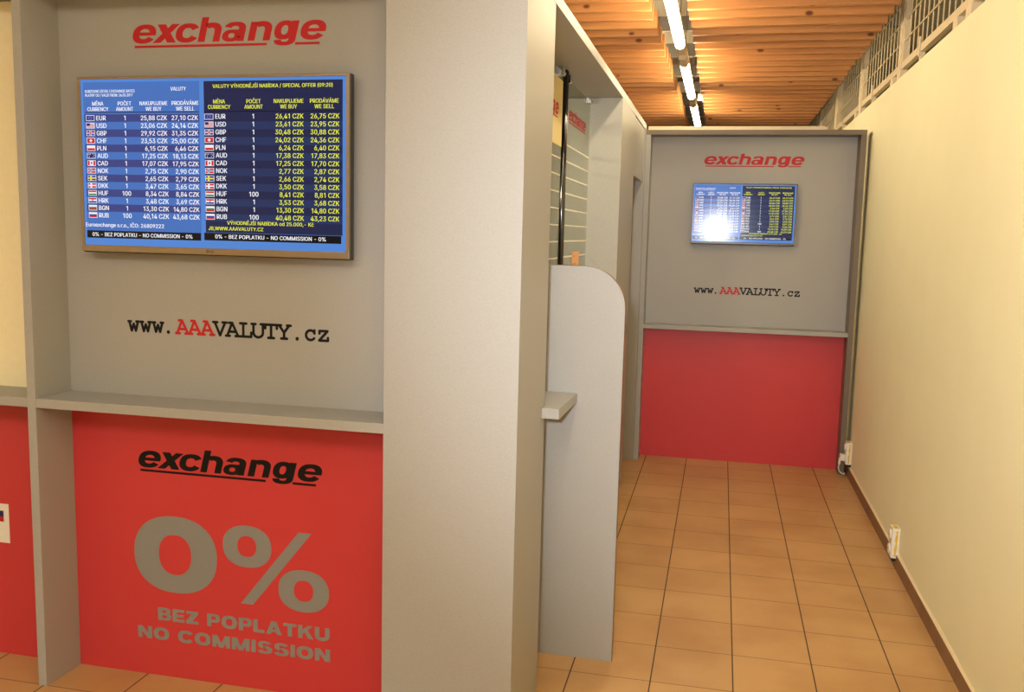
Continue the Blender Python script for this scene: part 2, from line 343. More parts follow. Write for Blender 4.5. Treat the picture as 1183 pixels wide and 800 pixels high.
GLYPHS = {
 '%': '676;175,283 146,286 121,297 101,314 86,335 78,360 75,388 75,412 78,440 87,464 101,486 121,503 146,513 175,517 206,513 230,503 250,486 264,464 273,440 276,412 276,388 273,360 264,335 250,314 230,297 205,286 175,327 198,332 212,346 221,365 223,388 223,412 221,435 213,454 198,468 175,473 153,468 138,454 130,435 127,412 127,388 130,365 138,346 153,332 501,-10 471,-6 446,5 426,21 412,43 403,68 400,95 400,120 403,147 412,172 427,194 447,210 471,221 501,225 531,221 556,210 576,194 590,172 598,147 601,120 601,95 598,68 589,43 575,21 555,5 531,-6 501,35 523,39 538,53 546,73 549,95 549,120 546,142 538,162 524,176 501,180 479,176 464,162 456,142 453,120 453,95 455,73 464,53 479,39 132,0 482,509 540,509 191,0;12,14,13 11,14,12 11,15,14 88,90,89 88,91,90 10,15,11 10,16,15 9,16,10 9,35,16 35,17,16 9,36,35 34,17,35 9,37,36 33,17,34 8,37,9 33,18,17 8,38,37 32,18,33 7,38,8 32,19,18 7,39,38 31,19,32 6,39,7 6,40,39 30,19,31 30,20,19 5,40,6 5,41,40 29,20,30 29,21,20 5,42,41 28,21,29 4,42,5 28,22,21 4,43,42 27,22,28 3,43,4 27,23,22 3,26,43 26,23,27 3,23,26 2,23,3 2,24,23 1,24,2 1,25,24 0,25,1 56,58,57 55,58,56 55,59,58 54,59,55 54,60,59 53,60,54 53,79,60 79,61,60 53,80,79 78,61,79 53,81,80 77,61,78 52,81,53 77,62,61 52,82,81 76,62,77 51,82,52 76,63,62 51,83,82 75,63,76 50,83,51 50,84,83 74,63,75 74,64,63 49,84,50 49,85,84 73,64,74 73,65,64 72,65,73 49,86,85 48,86,49 72,66,65 48,87,86 71,66,72 47,87,48 71,67,66 47,70,87 70,67,71 47,67,70 47,68,67 46,68,47 45,68,46 45,69,68 44,69,45',
 '(': '273;89,207 92,264 101,324 114,384 132,441 153,494 177,539 236,539 212,485 191,428 174,370 161,313 154,258 151,207 154,161 160,115 172,67 188,16 209,-38 236,-96 177,-96 139,-21 111,55 95,131;5,7,6 5,8,7 4,8,5 4,9,8 3,9,4 3,10,9 2,10,3 2,11,10 1,11,2 1,12,11 0,12,1 0,13,12 23,13,0 23,14,13 23,15,14 22,15,23 22,16,15 22,17,16 21,17,22 21,18,17 20,18,21 20,19,18',
 ')': '273;37,-96 64,-37 86,18 102,69 113,116 120,162 122,207 119,258 112,313 99,370 82,428 62,485 37,539 97,539 121,494 142,441 159,384 173,323 181,264 184,207 178,130 161,53 134,-22 97,-96;11,13,12 11,14,13 11,15,14 10,15,11 10,16,15 9,16,10 9,17,16 8,17,9 8,18,17 7,18,8 7,19,18 6,19,7 5,19,6 5,20,19 4,20,5 4,21,20 3,21,4 2,21,3 2,22,21 1,22,2 1,23,22 0,23,1',
 ',': '188;38,-119 68,71 137,71 84,-119;0,2,1 0,3,2',
 '-': '453;337,244 337,188 114,188 114,244;2,0,3 2,1,0',
 '.': '188;95,-4 78,-1 63,9 53,24 50,41 53,59 63,73 78,83 95,87 113,83 128,73 138,59 141,41 138,24 128,9 113,-1;7,9,8 6,9,7 6,10,9 5,10,6 5,11,10 4,11,5 4,12,11 3,12,4 3,13,12 2,13,3 2,14,13 1,14,2 1,15,14 0,15,1',
 '/': '249;235,533 71,-76 14,-76 178,533;2,0,3 2,1,0',
 '0': '453;227,-7 174,1 130,24 95,62 69,113 53,178 48,254 53,330 69,395 95,447 130,484 174,508 227,516 279,508 323,484 358,447 384,395 400,330 405,254 400,178 384,113 359,62 323,24 279,1 227,50 261,56 290,74 313,103 330,144 340,194 344,254 340,314 330,365 313,405 290,435 261,453 227,460 192,453 163,435 140,405 123,365 113,314 109,254 113,194 123,144 140,103 163,74 192,56;11,13,12 10,13,11 10,14,13 9,14,10 9,36,14 36,15,14 9,37,36 35,15,36 9,38,37 34,15,35 8,38,9 34,16,15 8,39,38 33,16,34 8,40,39 32,16,33 7,40,8 32,17,16 7,41,40 31,17,32 6,41,7 31,18,17 6,42,41 30,18,31 5,42,6 5,43,42 29,18,30 29,19,18 5,44,43 28,19,29 4,44,5 28,20,19 4,45,44 27,20,28 3,45,4 27,21,20 3,46,45 26,21,27 3,47,46 25,21,26 2,47,3 25,22,21 2,24,47 24,22,25 2,22,24 1,22,2 1,23,22 1,0,23',
 '1': '400;212,0 276,0 276,509 198,509 86,427 86,358 209,448 212,448;0,1,2 0,2,7 7,2,3 3,4,5 3,5,6 3,6,7',
 '2': '453;64,0 64,47 234,229 261,257 282,282 299,305 311,327 318,348 320,371 317,397 308,419 293,436 273,449 250,457 224,460 196,457 172,447 153,433 139,413 130,390 127,362 66,362 71,405 86,442 111,473 143,496 182,511 225,516 268,511 306,497 337,474 361,445 376,411 381,372 378,345 371,318 357,290 336,259 306,223 267,180 153,60 153,57 389,57 389,0;26,28,27 26,29,28 25,29,26 25,30,29 24,30,25 24,31,30 23,15,24 15,14,24 14,13,24 13,31,24 12,31,13 23,16,15 11,31,12 23,17,16 11,32,31 22,17,23 10,32,11 22,18,17 9,32,10 22,19,18 9,33,32 21,19,22 8,33,9 21,20,19 8,34,33 7,34,8 6,34,7 6,35,34 5,35,6 5,36,35 4,36,5 4,37,36 3,37,4 3,38,37 2,38,3 1,38,2 1,39,38 1,40,39 1,41,40 1,42,41 1,43,42 0,43,1',
 '3': '453;218,-7 173,-3 133,10 98,30 70,57 52,91 44,132 109,132 115,107 126,87 144,71 165,59 191,52 219,50 248,53 275,61 297,74 315,93 325,116 329,145 326,172 316,196 299,217 275,234 242,244 201,248 157,248 157,299 288,448 288,452 70,452 70,509 372,509 372,461 211,278 211,289 264,288 308,276 344,253 371,222 387,186 393,145 387,103 370,66 344,36 309,12 266,-2;30,32,31 30,33,32 30,29,33 29,28,33 28,34,33 27,35,28 35,34,28 26,35,27 26,36,35 26,37,36 26,38,37 26,25,38 25,24,38 24,39,38 23,39,24 22,39,23 22,40,39 21,40,22 20,40,21 20,41,40 19,41,20 18,41,19 18,42,41 5,7,6 5,8,7 17,42,18 5,9,8 17,43,42 16,43,17 4,9,5 4,10,9 15,43,16 4,11,10 15,44,43 14,44,15 4,12,11 3,12,4 13,44,14 3,13,12 3,44,13 3,45,44 2,45,3 2,46,45 1,46,2 1,0,46',
 '4': '453;40,105 40,158 247,509 311,509 109,166 109,163 413,163 413,105 282,0 282,121 282,146 282,318 343,318 343,0;1,3,2 1,4,3 10,12,11 10,13,12 1,5,4 1,6,5 1,10,6 10,7,6 0,10,1 0,9,10 13,7,10 0,8,9 8,7,0 8,13,7',
 '5': '453;221,-7 178,-2 140,11 108,32 83,60 66,93 60,130 122,130 127,108 138,89 154,73 173,60 196,52 221,50 250,53 276,64 298,82 314,104 324,131 328,162 324,193 314,221 297,244 275,262 248,273 218,277 192,275 167,268 145,258 128,246 67,253 96,509 366,509 366,452 151,452 134,301 136,301 155,315 178,325 203,331 229,334 263,330 294,321 321,306 345,285 364,260 379,231 388,199 391,163 385,117 369,76 343,41 309,15 268,-1;30,34,31 34,32,31 34,33,32 30,35,34 39,41,40 38,41,39 38,42,41 37,42,38 37,43,42 36,43,37 36,44,43 30,36,35 30,26,36 26,25,36 25,44,36 25,45,44 24,45,25 30,27,26 23,45,24 30,28,27 22,45,23 22,46,45 30,29,28 21,46,22 21,47,46 20,47,21 20,48,47 19,48,20 19,49,48 18,49,19 17,49,18 5,7,6 5,8,7 17,50,49 5,9,8 16,50,17 4,9,5 4,10,9 15,50,16 15,51,50 4,11,10 14,51,15 4,12,11 3,12,4 13,51,14 3,13,12 3,51,13 3,52,51 2,52,3 2,53,52 1,53,2 1,0,53',
 '6': '453;226,-7 182,-1 142,15 109,40 84,74 69,115 64,162 68,199 80,239 102,285 137,340 252,509 322,509 151,261 145,261 154,275 165,288 179,299 196,307 214,312 235,314 278,309 316,295 346,271 370,240 384,201 389,157 384,112 368,73 343,39 310,14 271,-2 226,48 254,52 279,63 299,79 314,101 324,128 327,157 324,187 314,213 299,235 279,251 254,262 226,265 198,262 174,252 153,235 138,214 128,188 125,158 128,128 138,102 153,79 174,63 198,52;10,12,11 10,16,12 16,13,12 9,16,10 19,21,20 18,21,19 18,22,21 17,22,18 16,22,17 16,23,22 9,15,16 13,44,16 44,23,16 8,15,9 8,14,15 44,43,23 43,24,23 13,45,44 13,46,45 42,24,43 8,13,14 8,46,13 8,47,46 41,24,42 41,25,24 7,47,8 7,48,47 40,25,41 7,49,48 39,25,40 39,26,25 6,49,7 6,50,49 38,26,39 5,50,6 5,51,50 37,26,38 37,27,26 5,52,51 36,27,37 4,52,5 36,28,27 4,53,52 35,28,36 4,54,53 34,28,35 3,54,4 34,29,28 3,55,54 33,29,34 3,32,55 32,29,33 3,29,32 2,29,3 2,30,29 1,30,2 1,31,30 0,31,1',
 '7': '453;97,0 323,448 323,452 62,452 62,509 391,509 391,449 165,0;3,5,4 3,2,5 2,6,5 1,6,2 1,7,6 0,7,1',
 '8': '453;226,-7 178,-2 136,11 101,33 74,62 57,96 52,135 55,166 65,195 81,220 101,241 125,256 153,265 153,267 119,282 93,308 76,342 70,380 75,417 90,450 114,477 146,498 184,511 226,516 269,511 306,498 337,477 361,450 377,417 382,380 376,342 359,308 333,282 300,267 300,265 327,256 351,241 372,220 387,195 397,166 401,135 395,96 378,62 352,33 317,11 275,-2 226,49 258,52 285,60 307,74 323,91 333,113 337,139 333,165 322,189 305,208 283,223 256,232 226,235 196,232 169,223 147,208 130,189 119,165 115,139 119,113 129,91 145,74 167,60 195,52 226,290 252,292 274,300 293,313 307,330 316,351 319,376 316,399 308,420 294,437 275,449 252,457 226,460 200,457 177,449 159,437 145,420 136,399 133,376 136,351 145,330 159,313 178,300 201,292;22,24,23 21,24,22 21,25,24 20,25,21 20,26,25 19,26,20 19,82,26 82,27,26 19,83,82 81,27,82 19,84,83 80,27,81 18,84,19 80,28,27 18,85,84 79,28,80 18,86,85 78,28,79 18,87,86 77,28,78 17,87,18 77,29,28 17,88,87 76,29,77 16,88,17 76,30,29 16,89,88 75,30,76 16,90,89 74,30,75 74,31,30 15,90,16 15,91,90 73,31,74 15,92,91 72,31,73 72,32,31 14,92,15 14,93,92 71,32,72 14,70,93 70,32,71 14,32,70 14,33,32 13,33,14 12,33,13 12,34,33 11,34,12 11,35,34 10,35,11 10,36,35 9,58,10 58,36,10 58,37,36 9,59,58 57,37,58 9,60,59 56,37,57 9,61,60 55,37,56 8,61,9 55,38,37 8,62,61 54,38,55 7,62,8 54,39,38 7,63,62 53,39,54 6,63,7 53,40,39 6,64,63 52,40,53 6,65,64 51,40,52 5,65,6 51,41,40 5,66,65 50,41,51 4,66,5 50,42,41 4,67,66 49,42,50 4,68,67 48,42,49 3,68,4 48,43,42 3,69,68 47,43,48 3,46,69 46,43,47 3,43,46 2,43,3 2,44,43 1,44,2 1,45,44 0,45,1',
 '9': '453;226,516 271,510 310,494 343,468 368,434 384,393 389,347 385,309 373,270 350,224 315,168 200,0 130,0 301,248 307,248 299,234 287,221 273,210 257,202 238,196 218,195 175,199 137,214 106,237 83,269 68,307 64,352 69,397 85,436 110,469 143,494 182,510 226,460 199,457 174,446 154,429 138,407 129,381 125,352 129,322 138,295 154,274 174,257 199,247 226,243 254,247 279,257 299,273 314,295 324,321 327,350 324,381 314,407 299,429 279,446 254,457;31,1,0 30,1,31 30,2,1 29,2,30 29,3,2 28,33,29 33,32,29 32,3,29 32,55,3 55,4,3 28,34,33 54,4,55 28,35,34 53,4,54 27,35,28 53,5,4 27,36,35 52,5,53 27,37,36 51,5,52 26,37,27 51,6,5 26,38,37 50,6,51 25,38,26 25,39,38 49,6,50 49,7,6 25,40,39 48,7,49 48,8,7 24,40,25 24,41,40 47,8,48 24,42,41 46,8,47 46,14,8 14,9,8 23,42,24 23,43,42 45,13,46 13,14,46 45,17,13 17,12,13 15,9,14 23,44,43 44,17,45 23,17,44 22,17,23 16,9,15 16,10,9 17,10,16 21,17,22 21,18,17 12,10,17 21,19,18 20,19,21 12,11,10',
 ':': '188;95,271 78,274 63,284 53,299 50,316 53,334 63,349 78,359 95,362 113,359 128,349 138,334 141,316 138,299 128,284 113,274 95,-4 78,-1 63,9 53,24 50,41 53,59 63,73 78,83 95,87 113,83 128,73 138,59 141,41 138,24 128,9 113,-1;23,25,24 22,25,23 22,26,25 21,26,22 21,27,26 20,27,21 20,28,27 19,28,20 19,29,28 18,29,19 18,30,29 17,30,18 17,31,30 16,31,17 7,9,8 6,9,7 6,10,9 5,10,6 5,11,10 4,11,5 4,12,11 3,12,4 3,13,12 2,13,3 2,14,13 1,14,2 1,15,14 0,15,1',
 'A': '480;16,0 201,509 276,509 463,0 395,0 287,302 276,334 264,372 250,420 232,478 245,478 228,419 213,371 201,333 191,302 85,0 110,142 110,199 370,199 370,142;0,9,1 9,2,1 9,10,2 10,3,2 0,17,9 17,11,9 11,8,9 11,8,10 8,18,10 18,3,10 7,18,8 17,12,11 6,18,7 17,13,12 5,18,6 17,14,13 17,16,14 16,15,14 4,19,5 19,18,5 0,16,17 16,18,17 16,19,18 19,3,18 0,15,16 4,3,19',
 'B': '456;60,0 60,509 241,509 289,504 329,491 359,469 381,442 394,410 398,374 395,344 387,320 373,301 356,286 336,275 315,267 315,262 339,257 363,245 385,227 402,203 414,173 418,136 413,100 400,67 377,39 344,18 301,4 247,0 125,57 245,57 296,63 330,80 349,105 355,137 352,161 342,184 327,203 306,218 279,228 248,231 125,231 125,285 238,285 265,288 288,296 308,309 323,326 333,348 336,372 330,403 313,429 283,446 240,452 125,452;0,53,1 53,2,1 53,3,2 53,4,3 53,5,4 53,52,5 52,6,5 0,41,53 51,6,52 50,6,51 50,7,6 49,7,50 49,8,7 48,8,49 48,9,8 47,9,48 46,9,47 46,10,9 45,10,46 45,11,10 44,11,45 44,12,11 43,12,44 42,12,43 42,13,12 0,40,41 40,42,41 40,13,42 40,14,13 40,15,14 40,16,15 40,17,16 40,39,17 39,18,17 0,28,40 38,18,39 37,18,38 37,19,18 36,19,37 36,20,19 35,20,36 34,20,35 34,21,20 33,21,34 32,21,33 32,22,21 31,22,32 31,23,22 30,23,31 30,24,23 29,24,30 0,29,28 0,24,29 0,25,24 0,26,25 0,27,26',
 'C': '510;267,-7 205,1 150,25 104,63 70,115 48,179 40,254 48,329 70,393 104,445 150,484 205,508 267,516 305,513 340,504 373,490 402,471 427,447 448,418 463,385 473,348 408,348 401,373 389,395 375,413 357,428 337,440 315,449 292,454 267,456 223,450 184,432 150,403 125,364 109,314 103,254 109,194 125,145 151,105 184,76 223,59 267,53 292,55 315,60 337,69 357,81 375,96 389,114 401,136 408,160 473,160 463,124 448,91 428,62 402,38 373,19 341,5 305,-4;11,13,12 11,14,13 10,14,11 10,15,14 10,16,15 9,16,10 9,29,16 29,17,16 9,30,29 28,17,29 27,17,28 9,31,30 26,17,27 26,18,17 8,31,9 25,18,26 8,32,31 24,18,25 24,19,18 23,19,24 8,33,32 22,19,23 7,33,8 22,20,19 21,20,22 7,34,33 6,34,7 6,35,34 5,35,6 5,36,35 5,37,36 4,37,5 48,50,49 48,51,50 4,38,37 47,51,48 47,52,51 3,38,4 46,52,47 3,39,38 45,52,46 45,53,52 44,53,45 3,40,39 43,53,44 2,40,3 43,54,53 42,54,43 2,41,40 41,54,42 2,54,41 2,55,54 1,55,2 1,56,55 1,57,56 0,57,1',
 'D': '502;60,0 60,509 225,509 350,480 435,390 462,255 435,120 350,30 225,0 125,57 125,452 221,452 318,430 380,360 399,255 380,150 318,80 221,57;0,1,10,9 1,2,11,10 2,3,12,11 3,4,13,12 4,5,14,13 5,6,15,14 6,7,16,15 7,8,17,16 8,0,9,17',
 'E': '418;60,0 60,509 372,509 372,452 125,452 125,286 355,286 355,229 125,229 125,57 375,57 375,0;0,4,1 4,2,1 4,3,2 0,5,4 0,8,5 8,6,5 8,7,6 0,9,8 0,10,9 0,11,10',
 'F': '410;60,0 60,509 369,509 369,452 125,452 125,278 346,278 346,221 125,221 125,0;0,4,1 4,2,1 4,3,2 0,5,4 0,8,5 8,6,5 8,7,6 0,9,8',
 'G': '520;269,-7 205,1 149,25 104,64 69,116 47,179 40,254 47,329 69,393 103,445 149,484 203,508 265,516 304,513 340,504 374,489 403,469 429,445 449,416 465,384 474,349 408,349 399,372 387,393 373,411 356,427 337,439 315,448 291,454 265,456 222,450 183,432 150,404 125,364 109,314 103,254 109,194 125,145 151,105 184,76 224,59 269,53 309,57 345,71 374,93 396,123 410,160 415,202 434,199 283,199 283,256 478,256 478,200 471,141 451,91 419,50 377,19 326,0;11,13,12 11,14,13 10,14,11 10,15,14 10,16,15 9,16,10 9,29,16 29,17,16 9,30,29 28,17,29 27,17,28 9,31,30 26,17,27 8,31,9 26,18,17 25,18,26 8,32,31 24,18,25 24,19,18 23,19,24 8,33,32 7,33,8 22,19,23 22,20,19 21,20,22 7,34,33 6,34,7 6,35,34 49,51,50 49,47,51 47,52,51 5,35,6 5,36,35 49,46,47 48,52,47 48,53,52 46,48,49 46,53,48 5,37,36 4,37,5 45,53,46 4,38,37 45,54,53 44,54,45 3,38,4 3,39,38 43,54,44 43,55,54 3,40,39 42,55,43 2,40,3 2,41,40 41,55,42 2,55,41 2,56,55 1,56,2 1,57,56 0,57,1',
 'H': '517;60,0 60,509 125,509 125,289 392,289 392,509 457,509 457,0 392,0 392,232 125,232 125,0;0,2,1 0,3,2 4,6,5 4,7,6 0,10,3 10,4,3 10,9,4 9,7,4 0,11,10 8,7,9',
 'I': '190;62,0 62,509 127,509 127,0;0,1,2 0,2,3',
 'J': '396;185,-7 124,3 75,33 44,81 33,145 33,173 98,173 98,145 104,104 122,74 149,56 185,50 220,56 248,74 266,104 272,145 272,509 336,509 336,145 326,81 294,33 246,3;15,17,16 15,18,17 4,6,5 4,7,6 3,7,4 3,8,7 14,18,15 14,19,18 3,9,8 13,19,14 2,9,3 13,20,19 2,10,9 12,20,13 11,20,12 2,11,10 2,20,11 1,20,2 1,21,20 0,21,1',
 'K': '467;60,0 125,0 125,509 60,509 125,180 125,260 364,509 448,509 190,270 240,310 449,0 372,0;0,1,2,3 4,5,6,7 8,9,10,11',
 'L': '393;60,0 60,509 125,509 125,57 361,57 361,0;0,2,1 0,3,2 0,4,3 0,5,4',
 'M': '628;60,0 125,0 125,509 60,509 503,0 568,0 568,509 503,509 60,509 140,509 342,0 286,0 568,509 488,509 286,0 342,0;0,1,2,3 4,5,6,7 8,9,10,11 12,13,14,15',
 'N': '523;60,0 60,509 136,509 343,183 352,169 363,151 375,130 388,107 401,82 414,55 405,54 402,81 401,108 400,134 399,157 399,178 399,195 399,509 463,509 463,0 387,0 202,290 190,310 177,331 164,354 148,381 130,413 108,452 119,454 121,417 122,384 123,354 124,328 125,307 125,291 125,0;0,27,1 27,2,1 27,28,2 28,3,2 16,18,17 16,19,18 29,26,28 26,3,28 0,29,27 29,26,27 0,30,29 25,3,26 0,31,30 24,3,25 23,3,24 0,32,31 22,3,23 0,33,32 21,3,22 0,34,33 0,35,34 20,3,21 15,19,16 20,4,3 14,19,15 20,5,4 13,19,14 20,6,5 12,19,13 20,7,6 11,19,12 20,8,7 20,10,8 10,9,8 10,19,11 20,19,10',
 'O': '533;267,-7 205,1 150,25 105,63 70,115 48,179 40,254 48,329 70,393 105,445 150,484 205,508 267,516 329,508 384,484 429,445 464,393 486,329 493,254 486,179 464,115 429,63 384,25 329,1 267,53 310,59 349,76 383,105 408,144 425,194 430,254 425,314 408,365 383,404 349,433 310,450 267,456 223,450 184,433 151,404 125,364 109,314 103,254 109,194 125,144 151,105 184,76 223,59;11,13,12 10,13,11 10,14,13 9,14,10 9,36,14 36,15,14 9,37,36 35,15,36 34,15,35 9,38,37 8,38,9 34,16,15 33,16,34 8,39,38 32,16,33 8,40,39 7,40,8 32,17,16 31,17,32 7,41,40 6,41,7 31,18,17 30,18,31 6,42,41 5,42,6 5,43,42 29,18,30 29,19,18 5,44,43 28,19,29 4,44,5 28,20,19 4,45,44 27,20,28 3,45,4 27,21,20 3,46,45 26,21,27 3,47,46 25,21,26 25,22,21 2,47,3 2,24,47 24,22,25 2,22,24 1,22,2 1,23,22 1,0,23',
 'P': '444;60,0 60,509 235,509 289,503 332,487 366,462 390,430 404,391 409,348 404,304 390,265 366,233 332,207 289,191 235,186 109,186 109,242 233,242 269,246 297,256 318,272 333,294 342,319 344,348 342,376 333,402 318,423 297,439 268,449 232,452 125,452 125,0;0,30,1 30,2,1 30,3,2 30,4,3 30,5,4 30,29,5 29,28,5 28,6,5 0,16,30 16,31,30 27,6,28 26,6,27 26,7,6 25,7,26 24,7,25 24,8,7 23,8,24 22,8,23 22,9,8 21,9,22 21,10,9 20,10,21 19,10,20 19,11,10 18,11,19 17,11,18 0,15,16 31,17,16 31,14,17 14,11,17 14,12,11 14,13,12 0,14,15 0,31,14',
 'R': '449;60,0 60,509 236,509 290,504 333,489 367,465 390,433 405,395 409,352 405,309 390,271 367,240 333,217 289,203 236,198 96,198 96,255 234,255 269,258 298,267 319,281 334,300 342,324 345,352 342,380 334,405 319,425 298,440 269,449 233,452 125,452 125,0 353,0 230,229 303,229 428,0;0,16,1 16,30,1 30,2,1 30,3,2 30,4,3 30,5,4 30,29,5 29,28,5 28,6,5 16,31,30 27,6,28 26,6,27 26,7,6 25,7,26 24,7,25 24,8,7 23,8,24 22,8,23 22,9,8 21,9,22 21,10,9 20,10,21 19,10,20 19,11,10 18,11,19 17,11,18 0,15,16 31,17,16 31,33,17 33,11,17 33,34,11 34,12,11 31,14,33 14,32,33 35,12,34 13,35,12 14,35,13 0,14,15 0,31,14 32,35,14',
 'S': '446;224,-9 172,-4 128,9 91,31 64,60 46,96 38,137 104,137 110,110 123,88 142,71 166,59 194,52 224,49 257,52 286,60 311,74 329,92 341,114 346,139 342,161 332,179 316,193 296,205 272,214 245,222 184,239 128,260 86,289 60,326 52,372 58,413 75,448 102,476 138,498 180,511 227,516 275,511 316,498 351,476 377,449 394,415 401,378 337,378 326,412 302,437 267,453 225,459 194,456 167,448 145,435 129,418 118,398 115,376 119,352 131,334 148,319 169,308 191,300 212,293 264,279 287,272 312,264 336,252 359,238 379,220 395,198 405,171 408,139 403,99 386,64 360,34 323,11 278,-4;35,37,36 34,37,35 34,38,37 33,38,34 33,39,38 33,40,39 32,47,33 47,40,33 32,48,47 46,40,47 32,49,48 45,40,46 45,41,40 31,49,32 31,50,49 44,41,45 31,51,50 31,52,51 44,42,41 30,52,31 43,42,44 30,53,52 30,54,53 29,54,30 29,55,54 29,56,55 28,56,29 28,57,56 28,58,57 28,59,58 28,60,59 27,60,28 27,61,60 27,62,61 27,63,62 26,63,27 26,64,63 25,64,26 25,65,64 24,65,25 24,66,65 23,66,24 22,66,23 22,67,66 21,67,22 20,67,21 20,68,67 19,68,20 18,68,19 18,69,68 5,7,6 5,8,7 17,69,18 5,9,8 17,70,69 4,9,5 16,70,17 4,10,9 15,70,16 4,11,10 15,71,70 14,71,15 3,11,4 3,12,11 13,71,14 3,13,12 3,71,13 3,72,71 2,72,3 2,73,72 1,73,2 1,0,73',
 'T': '448;32,452 32,509 417,509 417,452 257,452 257,0 193,0 193,452;0,2,1 0,3,2 7,3,0 6,4,7 4,3,7 6,5,4',
 'U': '517;259,-8 203,-2 154,15 114,43 85,80 66,124 60,173 60,509 124,509 124,178 128,144 141,113 160,87 187,68 220,56 259,52 298,56 331,68 357,87 377,113 389,144 393,178 393,509 457,509 457,173 451,124 433,80 403,43 363,15 315,-2;6,8,7 6,9,8 21,23,22 21,24,23 6,10,9 20,24,21 5,10,6 20,25,24 5,11,10 19,25,20 19,26,25 4,11,5 4,12,11 18,26,19 4,13,12 17,26,18 3,13,4 17,27,26 3,14,13 16,27,17 3,15,14 15,27,16 3,27,15 2,27,3 2,28,27 1,28,2 1,29,28 0,29,1',
 'V': '480;204,0 16,509 84,509 192,206 203,176 215,137 230,89 248,31 235,31 252,90 267,138 279,176 290,206 395,509 463,509 278,0;0,2,1 0,3,2 12,14,13 12,15,14 0,4,3 11,15,12 10,15,11 0,5,4 9,15,10 0,6,5 8,7,9 7,15,9 0,7,6 0,15,7',
 'W': '686;155,0 16,509 82,509 163,196 170,171 175,145 181,120 187,94 192,67 197,40 189,40 194,67 200,94 205,120 211,145 218,171 224,196 306,509 380,509 462,196 468,171 474,145 480,120 486,94 492,67 497,40 488,40 493,67 499,94 504,120 510,145 517,171 523,196 603,509 670,509 530,0 455,0 368,323 359,356 351,391 344,431 336,475 350,475 342,433 335,395 327,359 318,323 230,0;0,2,1 0,3,2 16,41,17 41,18,17 41,42,18 42,19,18 32,34,33 32,35,34 16,43,41 43,40,41 43,40,42 40,19,42 16,44,43 39,19,40 16,45,44 38,19,39 16,46,45 37,19,38 16,47,46 36,19,37 0,4,3 15,47,16 36,20,19 31,35,32 0,5,4 14,47,15 36,21,20 30,35,31 0,6,5 13,47,14 36,22,21 29,35,30 0,7,6 12,47,13 36,23,22 28,35,29 0,8,7 11,47,12 36,24,23 27,35,28 0,10,8 10,9,8 10,47,11 36,26,24 26,25,24 26,35,27 0,47,10 36,35,26',
 'X': '474;18,0 217,284 217,236 29,509 104,509 178,400 192,379 204,361 214,345 223,329 233,312 243,292 232,292 243,311 252,329 261,345 272,361 284,379 298,400 374,509 446,509 259,239 259,287 456,0 382,0 292,129 279,149 268,165 259,180 250,195 241,212 230,231 244,231 235,213 225,196 216,181 206,166 195,149 182,129 91,0;2,4,3 2,5,4 18,20,19 18,21,20 2,6,5 17,21,18 2,7,6 16,21,17 2,8,7 15,21,16 2,1,8 1,9,8 14,22,15 22,21,15 1,10,9 13,22,14 1,12,10 12,11,10 12,22,13 1,22,12 1,23,22 0,31,1 31,32,1 32,23,1 0,33,31 33,30,31 33,30,32 30,23,32 0,34,33 29,23,30 0,35,34 28,23,29 0,36,35 27,23,28 0,37,36 26,23,27 0,38,37 25,23,26 0,39,38 24,23,25',
 'Y': '472;203,0 203,208 16,509 91,509 192,344 208,318 222,292 236,264 250,230 224,230 237,265 251,293 265,318 280,344 381,509 455,509 268,208 268,0;1,3,2 1,4,3 13,15,14 13,16,15 1,5,4 12,16,13 11,16,12 1,6,5 10,16,11 1,7,6 9,8,10 8,16,10 1,8,7 1,16,8 0,16,1 0,17,16',
 'Z': '438;40,509 397,509 397,452 40,452 42,0 399,0 399,57 42,57 42,50 125,50 397,460 315,460;0,1,2,3 4,5,6,7 8,9,10,11',
 'a': '389;160,-9 126,-5 94,5 68,22 48,45 35,73 30,108 34,138 43,161 58,179 78,193 100,203 125,211 152,216 178,220 209,224 234,227 252,230 265,235 273,243 276,255 276,257 273,279 267,297 256,311 240,322 220,329 196,331 171,329 149,322 132,313 118,301 107,288 100,274 41,291 57,322 79,346 104,364 133,375 163,382 194,384 215,383 239,379 263,372 286,360 306,343 322,320 333,290 337,251 337,0 277,0 277,52 272,52 264,38 252,25 236,12 215,1 190,-6 170,45 202,49 228,59 248,74 263,93 272,115 276,138 276,190 270,186 259,182 246,179 231,176 216,173 200,171 186,169 175,168 154,164 134,159 117,150 103,139 95,124 92,105 94,87 102,72 114,61 130,52 149,47;39,41,40 39,42,41 38,42,39 38,43,42 37,43,38 37,44,43 36,44,37 36,45,44 35,45,36 35,27,45 27,46,45 35,28,27 26,46,27 35,29,28 25,46,26 35,30,29 34,30,35 24,46,25 24,47,46 34,31,30 23,47,24 34,32,31 22,47,23 33,32,34 22,48,47 21,48,22 20,48,21 19,48,20 19,49,48 18,49,19 17,65,18 65,49,18 16,65,17 15,65,16 14,65,15 13,65,14 12,65,13 11,65,12 10,65,11 9,65,10 9,66,65 64,49,65 9,67,66 9,68,67 8,68,9 8,69,68 8,70,69 8,71,70 8,72,71 8,73,72 8,74,73 8,75,74 7,75,8 7,76,75 7,77,76 7,78,77 63,49,64 6,78,7 6,79,78 62,49,63 5,79,6 5,80,79 61,51,62 51,49,62 5,81,80 60,51,61 4,81,5 4,82,81 4,83,82 59,52,60 52,51,60 4,84,83 59,53,52 50,49,51 58,53,59 4,58,84 4,53,58 3,53,4 3,54,53 3,55,54 2,55,3 2,56,55 1,56,2 1,57,56 0,57,1',
